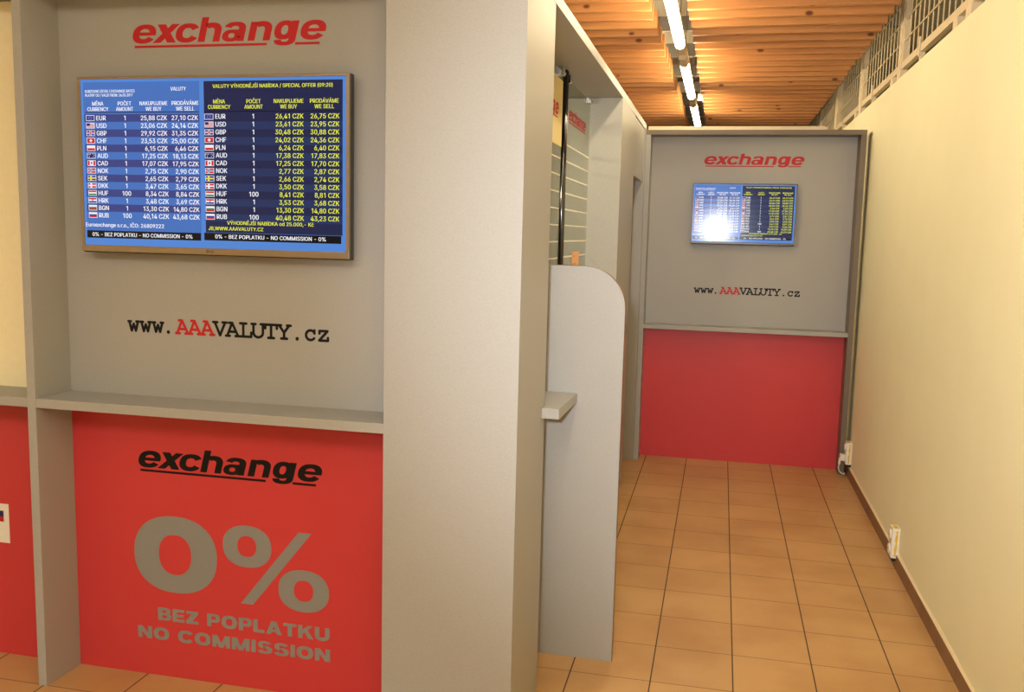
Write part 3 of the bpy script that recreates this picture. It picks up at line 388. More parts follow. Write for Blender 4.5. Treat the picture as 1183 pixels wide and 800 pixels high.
 'c': '396;207,-8 159,-2 117,16 82,46 56,85 40,133 34,187 40,243 56,291 82,330 117,360 159,378 207,384 234,383 260,377 284,368 305,356 324,341 340,322 353,301 362,277 303,262 298,276 290,289 281,301 270,311 257,319 242,325 226,329 207,330 173,325 145,310 124,287 108,258 99,224 96,187 99,151 108,117 124,89 145,66 173,51 207,46 226,48 243,52 258,58 271,66 282,76 292,89 299,102 304,117 363,102 354,78 341,56 325,37 306,21 285,9 261,-1 235,-6;11,13,12 11,14,13 10,14,11 10,15,14 10,16,15 9,16,10 9,17,16 9,29,17 29,18,17 8,30,9 30,29,9 28,18,29 27,18,28 8,31,30 26,18,27 26,19,18 25,19,26 24,19,25 8,32,31 23,19,24 23,20,19 7,32,8 22,20,23 7,33,32 22,21,20 7,34,33 6,34,7 6,35,34 5,35,6 5,36,35 5,37,36 4,37,5 4,38,37 48,50,49 48,51,50 47,51,48 46,51,47 4,39,38 3,39,4 46,52,51 45,52,46 44,52,45 3,40,39 43,52,44 43,53,52 42,53,43 3,41,40 41,53,42 3,53,41 2,53,3 2,54,53 2,55,54 1,55,2 1,56,55 1,57,56 0,57,1',
 'd': '424;195,-8 151,-2 111,16 79,45 55,84 39,133 34,189 39,245 55,293 79,332 112,361 151,378 196,384 228,381 253,373 272,360 287,346 298,331 306,319 311,319 311,509 372,509 372,0 313,0 313,59 307,59 298,46 287,31 272,17 252,4 227,-5 205,47 236,51 263,65 284,86 299,115 309,150 312,189 309,229 300,263 284,291 263,312 237,325 205,330 172,325 145,311 124,290 108,261 99,227 96,189 99,151 109,117 124,88 145,66 172,51;19,21,20 19,22,21 11,13,12 11,14,13 10,14,11 10,15,14 9,15,10 9,16,15 9,17,16 8,44,9 44,43,9 43,17,9 43,18,17 42,18,43 41,18,42 8,45,44 41,19,18 41,40,19 40,39,19 39,22,19 8,46,45 7,46,8 7,47,46 38,22,39 7,48,47 6,48,7 37,22,38 6,49,48 6,50,49 36,22,37 5,50,6 5,51,50 35,22,36 4,51,5 4,52,51 34,24,35 24,22,35 4,53,52 33,24,34 3,53,4 3,54,53 32,25,33 25,24,33 32,26,25 23,22,24 3,31,54 31,26,32 3,26,31 3,27,26 2,27,3 2,28,27 2,29,28 1,29,2 1,30,29 0,30,1',
 'e': '404;212,-8 161,-2 117,16 82,46 56,85 40,132 34,187 39,242 55,290 81,329 115,359 157,378 205,384 236,382 266,374 294,361 319,341 341,315 357,282 368,242 371,194 371,169 75,169 75,221 338,221 310,202 307,237 298,269 283,294 263,314 237,326 205,330 173,326 146,313 125,294 109,270 99,241 96,211 96,178 100,139 110,106 128,80 151,61 179,50 212,46 234,48 254,53 271,61 285,73 297,88 306,105 365,91 353,63 335,39 311,19 283,4 249,-5;11,13,12 11,14,13 10,14,11 10,15,14 10,16,15 9,16,10 9,31,16 31,17,16 9,32,31 30,17,31 8,32,9 29,17,30 8,33,32 29,18,17 28,18,29 8,34,33 27,18,28 8,35,34 7,35,8 27,19,18 7,36,35 26,19,27 26,24,19 24,20,19 6,23,7 23,36,7 23,37,36 25,24,26 6,22,23 37,24,23 37,20,24 38,20,37 38,21,20 5,22,6 39,21,38 5,21,22 5,39,21 5,40,39 4,40,5 4,41,40 49,51,50 49,52,51 48,52,49 3,41,4 3,42,41 47,52,48 47,53,52 3,43,42 46,53,47 45,53,46 3,44,43 44,53,45 3,53,44 2,53,3 2,54,53 2,55,54 1,55,2 1,56,55 0,56,1',
 'g': '425;207,-151 168,-148 134,-140 105,-127 82,-110 64,-91 51,-69 101,-41 110,-53 122,-66 136,-78 154,-88 178,-95 207,-97 249,-92 282,-75 304,-47 311,-6 311,68 306,68 298,56 287,41 272,28 252,16 227,8 195,5 152,10 113,27 80,53 55,90 39,136 34,191 39,246 55,293 80,332 112,361 152,378 196,384 228,382 253,373 273,360 288,346 299,331 308,319 313,319 313,379 372,379 372,-9 367,-54 350,-90 324,-117 291,-136 251,-147 205,59 237,63 264,75 285,95 300,121 309,154 312,193 309,231 300,264 285,291 264,312 237,325 205,330 172,325 145,312 124,290 109,262 99,229 96,193 99,155 109,123 124,96 145,76 172,63;36,38,37 36,39,38 44,46,45 44,47,46 35,39,36 35,40,39 34,40,35 34,41,40 34,42,41 33,66,34 66,65,34 65,42,34 65,43,42 64,43,65 63,43,64 33,67,66 63,44,43 63,62,44 62,61,44 61,60,44 60,47,44 33,68,67 32,68,33 32,69,68 32,70,69 31,70,32 59,47,60 31,71,70 31,72,71 58,47,59 30,72,31 30,73,72 57,47,58 29,73,30 29,74,73 56,18,57 18,47,57 29,75,74 55,18,56 28,75,29 28,76,75 54,19,55 19,18,55 54,20,19 17,47,18 28,53,76 53,20,54 28,20,53 28,21,20 27,21,28 27,22,21 27,23,22 26,23,27 26,24,23 25,24,26 16,47,17 16,48,47 6,8,7 15,48,16 6,9,8 15,49,48 6,10,9 5,10,6 14,49,15 5,11,10 5,12,11 14,50,49 4,12,5 13,50,14 4,13,12 4,50,13 3,50,4 3,51,50 2,51,3 2,52,51 1,52,2 1,0,52',
 'h': '410;114,227 114,0 53,0 53,509 114,509 114,287 102,287 124,332 152,362 187,379 227,384 264,380 295,369 321,349 341,321 353,285 357,240 357,0 296,0 296,235 290,275 273,304 246,323 210,329 184,326 161,317 141,303 126,283 117,257;2,4,3 2,6,4 6,5,4 9,11,10 9,12,11 8,12,9 8,13,12 7,13,8 7,23,13 23,14,13 6,25,7 25,24,7 24,23,7 22,14,23 21,14,22 21,15,14 6,26,25 20,15,21 6,27,26 2,28,6 28,27,6 20,16,15 19,16,20 2,0,28 19,17,16 18,17,19 2,1,0',
 'n': '410;114,227 114,0 53,0 53,379 112,379 112,287 102,287 124,332 152,362 187,379 227,384 264,380 295,369 321,349 341,321 353,285 357,240 357,0 296,0 296,235 290,275 273,304 246,323 210,329 184,326 161,317 141,303 126,283 117,257;9,11,10 9,12,11 2,4,3 2,6,4 6,5,4 8,12,9 8,13,12 7,13,8 7,23,13 23,14,13 6,25,7 25,24,7 24,23,7 22,14,23 21,14,22 21,15,14 6,26,25 20,15,21 6,27,26 2,28,6 28,27,6 20,16,15 19,16,20 2,0,28 19,17,16 18,17,19 2,1,0',
 'o': '415;207,-8 159,-2 117,16 82,46 56,85 40,133 34,187 40,243 56,291 82,330 117,360 159,378 207,384 256,378 299,360 333,330 359,291 376,243 381,187 376,133 359,85 333,46 299,16 256,-2 207,46 242,51 270,66 292,89 307,117 316,151 319,187 316,224 307,258 292,287 270,310 242,325 207,330 173,325 145,310 124,287 108,258 99,224 96,187 99,151 108,117 124,89 145,66 173,51;11,13,12 10,13,11 10,14,13 9,14,10 9,15,14 8,37,9 37,36,9 36,15,9 36,35,15 35,16,15 8,38,37 34,16,35 8,39,38 33,16,34 7,39,8 33,17,16 7,40,39 32,17,33 7,41,40 31,17,32 6,41,7 31,18,17 6,42,41 30,18,31 5,42,6 5,43,42 29,18,30 29,19,18 5,44,43 28,19,29 28,20,19 4,44,5 4,45,44 27,20,28 4,46,45 26,20,27 3,46,4 26,21,20 3,47,46 25,21,26 3,24,47 24,21,25 3,21,24 2,21,3 2,22,21 1,22,2 1,23,22 0,23,1',
 'r': '259;53,0 53,379 112,379 112,321 115,321 130,347 152,367 181,380 213,385 221,385 229,384 237,384 243,384 243,322 239,323 230,324 219,325 207,326 182,323 159,315 140,301 126,284 117,262 114,237 114,0;7,9,8 7,10,9 7,11,10 7,12,11 7,13,12 6,13,7 0,2,1 0,3,2 5,13,6 4,17,5 17,16,5 16,15,5 15,14,5 14,13,5 4,18,17 4,19,18 0,4,3 0,22,4 22,21,4 21,20,4 20,19,4 0,23,22 0,24,23',
 's': '365;182,-8 145,-5 112,3 84,18 62,38 45,63 36,94 94,107 105,79 124,60 150,49 181,45 217,50 244,62 262,81 268,103 265,121 254,136 237,147 212,155 149,170 104,186 72,208 53,237 47,274 51,305 65,332 87,354 115,370 149,381 187,384 223,381 254,372 279,358 299,339 314,316 324,290 268,277 258,298 243,316 219,328 187,333 156,329 131,317 114,299 109,277 112,258 124,243 144,232 172,223 229,209 275,194 306,171 325,142 331,107 326,75 312,47 290,24 260,6 223,-5;29,31,30 29,32,31 28,32,29 28,33,32 27,33,28 27,34,33 26,34,27 26,41,34 41,35,34 26,42,41 40,35,41 25,42,26 25,43,42 39,35,40 25,44,43 39,36,35 38,36,39 24,44,25 24,45,44 37,36,38 24,46,45 23,46,24 23,47,46 23,48,47 22,48,23 22,49,48 22,50,49 22,51,50 21,51,22 21,52,51 20,52,21 20,53,52 19,53,20 18,53,19 17,53,18 17,54,53 16,54,17 15,54,16 6,8,7 15,55,54 14,55,15 5,8,6 13,55,14 5,9,8 13,56,55 4,9,5 12,56,13 4,10,9 11,56,12 4,11,10 11,57,56 4,57,11 3,57,4 3,58,57 2,58,3 2,59,58 1,59,2 1,0,59',
 'u': '410;182,-5 146,-1 115,11 89,31 69,59 57,95 53,139 53,379 114,379 114,144 119,105 137,75 164,56 200,50 226,53 249,62 268,77 283,97 293,122 296,153 296,379 357,379 357,0 298,0 298,92 307,92 286,47 257,17 222,0;6,8,7 6,9,8 19,21,20 19,22,21 18,22,19 6,10,9 5,10,6 17,25,18 25,22,18 5,11,10 16,24,17 24,25,17 4,11,5 16,26,24 26,23,24 26,22,25 15,26,16 4,12,11 14,26,15 3,12,4 3,13,12 13,26,14 3,26,13 3,27,26 23,22,26 2,27,3 2,28,27 1,28,2 1,0,28',
 'x': '378;21,0 171,218 171,171 29,379 100,379 147,306 164,279 179,253 193,229 207,206 175,206 190,229 202,253 216,279 233,306 282,379 352,379 209,169 209,214 358,0 287,0 231,85 214,112 200,136 187,159 173,182 205,182 191,159 178,136 165,112 148,85 91,0;2,4,3 2,5,4 14,16,15 14,17,16 2,6,5 13,17,14 2,1,6 1,7,6 12,18,13 18,17,13 1,11,7 11,8,7 11,8,12 8,18,12 1,10,11 9,18,8 0,10,1 9,19,18 0,25,10 25,9,10 25,26,9 26,19,9 0,24,25 27,19,26 0,28,24 28,23,24 28,23,27 23,19,27 0,29,28 22,19,23 0,30,29 21,19,22 0,31,30 20,19,21',
 'Á': '480;213,558 260,659 329,659 263,558 16,0 201,509 276,509 463,0 395,0 287,302 276,334 264,372 250,420 232,478 245,478 228,419 213,371 201,333 191,302 85,0 110,142 110,199 370,199 370,142;4,13,5 13,6,5 13,14,6 14,7,6 4,21,13 21,15,13 15,12,13 15,12,14 12,22,14 22,7,14 11,22,12 21,16,15 10,22,11 21,17,16 9,22,10 21,18,17 21,20,18 20,19,18 8,23,9 23,22,9 4,20,21 20,22,21 20,23,22 23,7,22 4,19,20 8,7,23 0,2,1 0,3,2',
 'Í': '190;62,0 62,509 127,509 127,0 75,560 120,560 165,640 100,640;0,1,2 0,2,3 4,5,6 4,6,7',
 'Ý': '472;209,558 257,659 325,659 259,558 203,0 203,208 16,509 91,509 192,344 208,318 222,292 236,264 250,230 224,230 237,265 251,293 265,318 280,344 381,509 455,509 268,208 268,0;5,7,6 5,8,7 17,19,18 17,20,19 5,9,8 16,20,17 15,20,16 5,10,9 14,20,15 5,11,10 13,12,14 12,20,14 5,12,11 5,20,12 4,20,5 4,21,20 0,2,1 0,3,2',
 'Č': '510;217,659 266,599 315,659 376,659 376,656 295,565 237,565 157,656 157,659 267,-7 205,1 150,25 104,63 70,115 48,179 40,254 48,329 70,393 104,445 150,484 205,508 267,516 305,513 340,504 373,490 402,471 427,447 448,418 463,385 473,348 408,348 401,373 389,395 375,413 357,428 337,440 315,449 292,454 267,456 223,450 184,432 150,403 125,364 109,314 103,254 109,194 125,145 151,105 184,76 223,59 267,53 292,55 315,60 337,69 357,81 375,96 389,114 401,136 408,160 473,160 463,124 448,91 428,62 402,38 373,19 341,5 305,-4;20,22,21 20,23,22 19,23,20 19,24,23 19,25,24 18,25,19 18,38,25 38,26,25 18,39,38 37,26,38 36,26,37 18,40,39 35,26,36 35,27,26 17,40,18 34,27,35 17,41,40 33,27,34 33,28,27 32,28,33 17,42,41 31,28,32 16,42,17 31,29,28 30,29,31 16,43,42 15,43,16 15,44,43 14,44,15 14,45,44 14,46,45 13,46,14 57,59,58 57,60,59 13,47,46 56,60,57 56,61,60 12,47,13 55,61,56 12,48,47 54,61,55 54,62,61 53,62,54 12,49,48 52,62,53 11,49,12 52,63,62 51,63,52 11,50,49 50,63,51 11,63,50 11,64,63 10,64,11 10,65,64 10,66,65 9,66,10 7,0,8 7,1,0 1,3,2 1,4,3 6,1,7 1,5,4 6,5,1',
 'č': '396;158,529 207,469 256,529 317,529 317,526 236,435 178,435 98,526 98,529 207,-8 159,-2 117,16 82,46 56,85 40,133 34,187 40,243 56,291 82,330 117,360 159,378 207,384 234,383 260,377 284,368 305,356 324,341 340,322 353,301 362,277 303,262 298,276 290,289 281,301 270,311 257,319 242,325 226,329 207,330 173,325 145,310 124,287 108,258 99,224 96,187 99,151 108,117 124,89 145,66 173,51 207,46 226,48 243,52 258,58 271,66 282,76 292,89 299,102 304,117 363,102 354,78 341,56 325,37 306,21 285,9 261,-1 235,-6;20,22,21 20,23,22 19,23,20 19,24,23 19,25,24 18,25,19 18,26,25 18,38,26 38,27,26 17,39,18 39,38,18 37,27,38 36,27,37 17,40,39 35,27,36 35,28,27 34,28,35 33,28,34 17,41,40 32,28,33 32,29,28 16,41,17 31,29,32 16,42,41 31,30,29 16,43,42 15,43,16 15,44,43 14,44,15 14,45,44 14,46,45 13,46,14 13,47,46 57,59,58 57,60,59 56,60,57 55,60,56 13,48,47 12,48,13 55,61,60 54,61,55 53,61,54 12,49,48 52,61,53 52,62,61 51,62,52 12,50,49 50,62,51 12,62,50 11,62,12 11,63,62 11,64,63 10,64,11 10,65,64 10,66,65 9,66,10 7,0,8 7,1,0 1,3,2 1,4,3 6,1,7 1,5,4 6,5,1',
 'Ě': '418;169,659 218,599 266,659 327,659 327,656 247,565 189,565 109,656 109,659 60,0 60,509 372,509 372,452 125,452 125,286 355,286 355,229 125,229 125,57 375,57 375,0;9,13,10 13,11,10 13,12,11 9,14,13 9,17,14 17,15,14 17,16,15 9,18,17 9,19,18 9,20,19 7,0,8 7,1,0 1,3,2 1,4,3 6,1,7 1,5,4 6,5,1',
 'Š': '446;173,659 223,599 271,659 332,659 332,656 252,565 194,565 113,656 113,659 224,-9 172,-4 128,9 91,31 64,60 46,96 38,137 104,137 110,110 123,88 142,71 166,59 194,52 224,49 257,52 286,60 311,74 329,92 341,114 346,139 342,161 332,179 316,193 296,205 272,214 245,222 184,239 128,260 86,289 60,326 52,372 58,413 75,448 102,476 138,498 180,511 227,516 275,511 316,498 351,476 377,449 394,415 401,378 337,378 326,412 302,437 267,453 225,459 194,456 167,448 145,435 129,418 118,398 115,376 119,352 131,334 148,319 169,308 191,300 212,293 264,279 287,272 312,264 336,252 359,238 379,220 395,198 405,171 408,139 403,99 386,64 360,34 323,11 278,-4;44,46,45 43,46,44 43,47,46 42,47,43 42,48,47 42,49,48 41,56,42 56,49,42 41,57,56 55,49,56 41,58,57 54,49,55 54,50,49 40,58,41 40,59,58 53,50,54 40,60,59 40,61,60 53,51,50 39,61,40 52,51,53 39,62,61 39,63,62 38,63,39 38,64,63 38,65,64 37,65,38 37,66,65 37,67,66 37,68,67 37,69,68 36,69,37 36,70,69 36,71,70 36,72,71 35,72,36 35,73,72 34,73,35 34,74,73 33,74,34 33,75,74 32,75,33 31,75,32 31,76,75 30,76,31 29,76,30 29,77,76 28,77,29 27,77,28 27,78,77 14,16,15 14,17,16 26,78,27 14,18,17 26,79,78 13,18,14 25,79,26 13,19,18 24,79,25 13,20,19 24,80,79 23,80,24 12,20,13 12,21,20 22,80,23 12,22,21 12,80,22 12,81,80 11,81,12 11,82,81 10,82,11 10,9,82 7,0,8 7,1,0 1,3,2 1,4,3 6,1,7 1,5,4 6,5,1',
}
_gc = {}
def glyph(c):
    """small sans letters, kept as outlines filled with triangles"""
    if c not in _gc:
        a, v, f = GLYPHS[c].split(';')
        _gc[c] = (int(a), [tuple(map(int, p.split(','))) for p in v.split()], [tuple(map(int, p.split(','))) for p in f.split()])
    return _gc[c]
def textmesh(s, bold=0):
    x = 0; vs = []; fs = []
    for c in s:
        if c == ' ': x += 205; continue
        a, v, f = glyph(c); n = len(vs)
        vs += [(x+p[0], p[1]) for p in v]; fs += [tuple(n+i for i in t) for t in f]; x += a
    x0 = min(v[0] for v in vs); x1 = max(v[0] for v in vs)
    return [((p[0]-x0)/1000, p[1]/1000) for p in vs], fs, (x1-x0)/1000
def text(bm, s, frame, x, z, cap, align='l', width=None, bold=.02, d=.0004):
    vs, fs, w = textmesh(s, bold)
    sc = cap/.509; sx = sc*.93 if width is None else width/w
    W = w*sx; ox = x-(W if align == 'r' else W/2 if align == 'c' else 0)
    for k in (-1, 0, 1):               # bold: struck three times, a hair apart
        nv = [bm.verts.new(frame(ox+(vx+.016*k)*sx, z+vy*sc, d+k*.00002)) for vx, vy in vs]
        for f in fs:
            try: bm.faces.new([nv[i] for i in f])
            except ValueError: pass

# ------------------------------------------------------------------ room shell
struct('floor', nbox(-7, 5, -6, 13, -.12, 0), M['tiles'], 'tan square tile floor running down the corridor', 'floor')
struct('wall_right', nbox(.945, 1.12, -6, 13, 0, 2.57), M['wall'], 'cream plaster wall along the right of the corridor', 'wall')
struct('wall_back', nbox(-7, 5, 13, 13.15, 0, 3.6), M['wall'], 'cream wall far behind the end panel', 'wall')
struct('ceiling', nbox(-7, 5, -6, 13, 3.5, 3.62), M['ceiling'], 'pale ceiling above the wooden slats', 'ceiling')
bm = bmesh.new(); y = -1.0
while y < 12.9:
    box(bm, .931, .9449, y+.0008, y+.3032, 0, .072, .0012); y += TPY
struct('baseboard_right', bm, M['skirting'], 'brown tile skirting along the cream wall', 'baseboard')
bm = bmesh.new()
y = -1.0; pts = []
while y <= 12.9:
    pts.append((y, .078+.004*math.sin(y*7)+.002*math.sin(y*23))); y += .05
for (a, ha), (b, hb) in zip(pts, pts[1:]):
    v = [bm.verts.new(c) for c in ((.933, a, .0722), (.933, b, .0722), (.9448, b, hb), (.9448, a, ha), (.9448, a, .0722), (.9448, b, .0722))]
    bm.faces.new((v[0], v[1], v[2], v[3])); bm.faces.new((v[0], v[4], v[5], v[1])); bm.faces.new((v[3], v[2], v[5], v[4]))
struct('trim_1', bm, M['plaster_lip'], 'pale plaster lip on top of the brown skirting', 'trim')
# steel channels above the slats
bm = bmesh.new()
for yy in [1.2+.95*i for i in range(13)]:
    box(bm, -3.5, 1.1, yy, yy+.07, 3.10, 3.16); box(bm, -3.5, 1.1, yy, yy+.006, 3.16, 3.2)
struct('trim_2', bm, M['beam'], 'grey steel cross channels above the slats', 'trim')
bm = bmesh.new()
for xx in (-2.8, -1.9, -.62, -.10, .29, .70):
    box(bm, xx, xx+.04, .8, 12.95, 2.985, 3.10)
struct('trim_3', bm, M['beam'], 'steel runners carrying the slats', 'trim')
struct('wall_left', nbox(-5.2, -5.05, -6, 13, 0, 3.5), M['wall'], 'cream wall far left behind the booth', 'wall')
struct('wall_far', nbox(3.4, 3.5, -6, 13, 0, 3.5), M['olive'], 'olive wall of the hall beyond the mesh screens', 'wall')

# ------------------------------------------------------------------ ceiling slats
SP = .222
def slat(x0, x1, label, group, first=[{}]):
    key = (x0, x1)
    if key not in first[0]:
        bm = nbox(0, x1-x0, 0, .046, 0, .105, bev=.003)
        o = obj('hanging_slat', bm, M['wood']); first[0][key] = o
    else:
        o = first[0][key].copy(); COL.objects.link(o)
    return tag(o, label, 'slat', group)
y = 5.331-SP*16
while y < 12.8:
    for x0, x1, lb, g in ((-3.3, -.45, 'pine ceiling slat left of the tube lamps, one of an even row', 'pine slats left of the lamps'),
                          (-.245, .86, 'pine ceiling slat between the tube lamps and the right wall', 'pine slats right of the lamps')):
        o = slat(x0, x1, lb, g)
        o.location = (x0+random.uniform(-.008, .008), y, 2.88)
    y += SP

# ------------------------------------------------------------------ tube lamps
LX, LZ = -.302, 2.765
def lamp(y0, y1, label):
    k = (LZ-1.635)/1.245; y0 *= k; y1 *= k; g = .215*k
    t = thing('tube_lamp', label, 'lamp', (LX, y0, LZ), 'tube lamps in the ceiling gap')
    b = bmesh.new(); cyl(b, (LX, y0+.03, LZ), (LX, y1-.03, LZ), .029, 24); obj('lamp_tube', b, M['tube_on'], t, True)
    for s, e in ((y0, y0+.03), (y1-.03, y1)):
        b = bmesh.new(); cyl(b, (LX, s, LZ), (LX, e, LZ), .0305, 20); obj('end_cap', b, M['fixture'], t)
    obj('batten', nbox(LX-.017, LX+.017, y0-g, y1+g, LZ+.040, LZ+.084, bev=.004), M['fixture'], t)
    for k, (s, e) in enumerate(((y0-g, y0), (y1, y1+g))):
        obj('lamp_holder', nbox(LX-.024, LX+.024, s, e, LZ-.022, LZ+.038, bev=.006), M['fixture'], t)
    for yy in (y0+.1, y1-.1):
        b = bmesh.new(); cyl(b, (LX, yy, LZ+.084), (LX, yy, 3.5), .003, 8); obj('hanger', b, M['beam'], t)
lamp(4.76, 6.30, 'nearest lit tube lamp in view, cut by the top of the photo')
lamp(6.91, 8.56, 'middle lit tube lamp in the slat gap')
lamp(9.04, 10.70, 'farthest lit tube lamp, ending above the grey end panel')
lamp(2.56, 4.13, 'lit tube lamp overhead beside the near grey column')
lamp(.30, 1.90, 'lit tube lamp over the hall in front of the booth')
lamp(-1.95, -.38, 'lit tube lamp out over the open hall, farthest from the booth')
t = thing('junction_box', 'small white box on the edge of the slat gap beside the middle tube lamp', 'junction box', (-.25, 8.45, 2.85))
obj('housing', nbox(-.275, -.225, 8.42, 8.47, 2.83, 2.885, bev=.005), M['white_plastic'], t)
obj('cover', nbox(-.269, -.231, 8.416, 8.42, 2.836, 2.879, bev=.0015), M['white_plastic'], t)
cable = bmesh.new(); cyl(cable, (-.25, 8.445, 2.885), (-.25, 8.445, 3.10), .004, 8); obj('cable', cable, M['white_plastic'], t)

# ------------------------------------------------------------------ mesh screens on the wall
def mesh_screen(y0, y1, label):
    t = thing('wire_mesh_screen', label, 'mesh screen', (.97, y0, 2.57), 'wire mesh screens on the wall top')
    b = bmesh.new()
    box(b, .955, .985, y0+.05, y1-.05, 2.622, 2.662, .002); box(b, .955, .985, y0+.05, y1-.05, 3.40, 3.44, .002)
    for yy in (y0+.05, y1-.08): box(b, .9555, .9845, yy, yy+.03, 2.662, 3.40)
    obj('frame', b, M['mesh_metal'], t)
    b = bmesh.new(); n = 12
    for i in range(1, n):
        yy = y0+.08+(y1-y0-.16)*i/n
        cyl(b, (.966, yy, 2.655), (.966, yy, 3.405), .0036, 6)
    for z in [2.662+.118*i for i in range(1, 7)]:
        cyl(b, (.9605, y0+.07, z), (.9605, y1-.07, z), .0042, 6)
    obj('wire_grid', b, M['mesh_metal'], t)
    for yy in (y0-.048, y0+.006):
        obj('post', nbox(.950, .992, yy, yy+.042, 2.57, 3.5, bev=.003), M['mesh_metal'], t)
    ym = (y0+y1)/2+.2
    b = bmesh.new(); box(b, .947, .955, ym, ym+.03, 2.60, 2.70, .002); box(b, .955, .98, ym, ym+.03, 2.572, 2.622, .002)
    obj('clamp', b, M['mesh_metal'], t)
    obj('base_rail', nbox(.952, .99, y0+.2, y0+.28, 2.57, 2.622, bev=.002), M['mesh_metal'], t)
for a, b_, l in ((2.72, 4.29, 'wire mesh screen nearest the camera, above the right edge of the photo'),
                 (4.29, 5.87, 'near wire mesh screen at the top right corner with a clamp on its rail'),
                 (5.87, 7.46, 'second wire mesh screen on the cream wall, with the most of its grid in view'),
                 (7.46, 9.04, 'third wire mesh screen, between two pairs of posts above the wall'),
                 (9.04, 10.6, 'farthest visible wire mesh screen, just over the right corner of the end panel'),
                 (10.6, 12.2, 'wire mesh screen hidden mostly behind the end panel top')):
    mesh_screen(a, b_, l)
def rack(y, x, label, h):
    t = thing('storage_rack', label, 'rack', (x, y, 0), 'dark racks beyond the mesh screens')
    for xx in (x, x+.46):
        for yy in (y, y+1.16):
            obj('upright', nbox(xx, xx+.04, yy, yy+.04, 0, h), M['rack'], t)
    for z in (.4, 1.0, 1.6, 2.2, 2.8, h-.08):
        obj('shelf', nbox(x+.003, x+.497, y+.003, y+1.197, z, z+.03), M['rack'], t)
    return t
rack(4.4, 1.75, 'dark steel rack beyond the near mesh screen', 3.2)
rack(7.2, 1.75, 'dark steel rack seen through the second mesh screen', 3.25)
rack(9.6, 1.75, 'dark steel rack seen through the far mesh screens', 3.3)
for i, (y, z) in enumerate(((4.5, 2.83), (5.05, 2.83), (7.35, 2.83), (7.9, 2.83), (9.8, 2.83))):
    tag(obj('carton', nbox(1.80, 2.2, y, y+.40, z+.0012, z+.26, bev=.004), M['carton']),
        ['brown carton on the near rack, left one', 'brown carton on the near rack, right one', 'brown carton on the middle rack, nearer one',
         'brown carton on the middle rack, farther one', 'brown carton on the farthest rack'][i], 'carton', 'cartons on the racks')

# ------------------------------------------------------------------ display bays
GL, RED = M['laminate'], M['red']
def lettered_bay(name, label, xl, xr, yf, yb, zt, zs, base, opts):
    """grey framed bay: back panel above a shelf, red panel below"""
    t = thing(name, label, 'booth panel', base)
    obj('upper_panel', nbox(xl-.02, xr, yb, yb+.02, zs, zt), opts.get('upper', GL), t)
    obj('lower_panel', nbox(xl-.02, xr, yb, yb+.02, 0, zs), RED, t)['label'] = 'red lower panel'
    obj('shelf', nbox(xl, xr, yf+.0005, yb, zs, zs+opts.get('st', .032), bev=.0015), GL, t)
    return t

YF, YB = 2.657, 2.835
ZT = 2.388
bay = lettered_bay('display_bay', 'large grey and red booth bay with a big grey 0% on its red half', -2.254, -.90, YF, YB, ZT, 1.003, (-1.6, YB, 0), {})
obj('side_board', nbox(-2.287, -2.254, YF, YB+.02, 0, ZT, bev=.0015), GL, bay)
F1 = frameY(YB)
obj('logo_lettering', logo(F1, -1.974, 2.2365, .704), M['vinyl_red'], bay)['label'] = 'red slanted word exchange'
web(F1, -2.016, 1.2605, .758, bay)
obj('logo_lettering', logo(F1, -1.994, .776, .708), M['vinyl_black'], bay)['label'] = 'black slanted word exchange'
b = bmesh.new()
def abs_ring(x0, x1, z0, z1, ix0, ix1, iz0, iz1):
    # band between two superellipses
    n = 2.25; k = 56; o = []
    def se(a, X0, X1, Z0, Z1):
        c, s = math.cos(a), math.sin(a)
        return ((X0+X1)/2+(X1-X0)/2*math.copysign(abs(c)**(2/n), c), (Z0+Z1)/2+(Z1-Z0)/2*math.copysign(abs(s)**(2/n), s))
    for i in range(k):
        a, c = 2*math.pi*i/k, 2*math.pi*(i+1)/k
        o.append([se(a, x0, x1, z0, z1), se(c, x0, x1, z0, z1), se(c, ix0, ix1, iz0, iz1), se(a, ix0, ix1, iz0, iz1)])
    return o
place(b, abs_ring(-2.014, -1.685, .321, .604, -1.915, -1.786, .388, .536), F1, 0, 0, 1)
place(b, abs_ring(-1.661, -1.475, .446, .597, -1.605, -1.532, .484, .560), F1, 0, 0, 1)
place(b, abs_ring(-1.449, -1.260, .307, .458, -1.391, -1.318, .345, .421), F1, 0, 0, 1)
place(b, pl((-1.594, .312), (-1.547, .312), (-1.325, .591), (-1.373, .591)), F1, 0, 0, 1)
obj('percent_lettering', b, M['vinyl_grey'], bay)['label'] = 'big grey 0%'
for txt, xa, xb, za, hh in (('BEZ POPLATKU', -1.924, -1.258, .212, .047), ('NO COMMISSION', -2.007, -1.256, .137, .045)):
    b = bmesh.new(); caps(b, txt, F1, xa, xb, za, hh)
    obj('slogan_lettering', b, M['vinyl_grey'], bay)['label'] = 'grey capitals reading '+txt

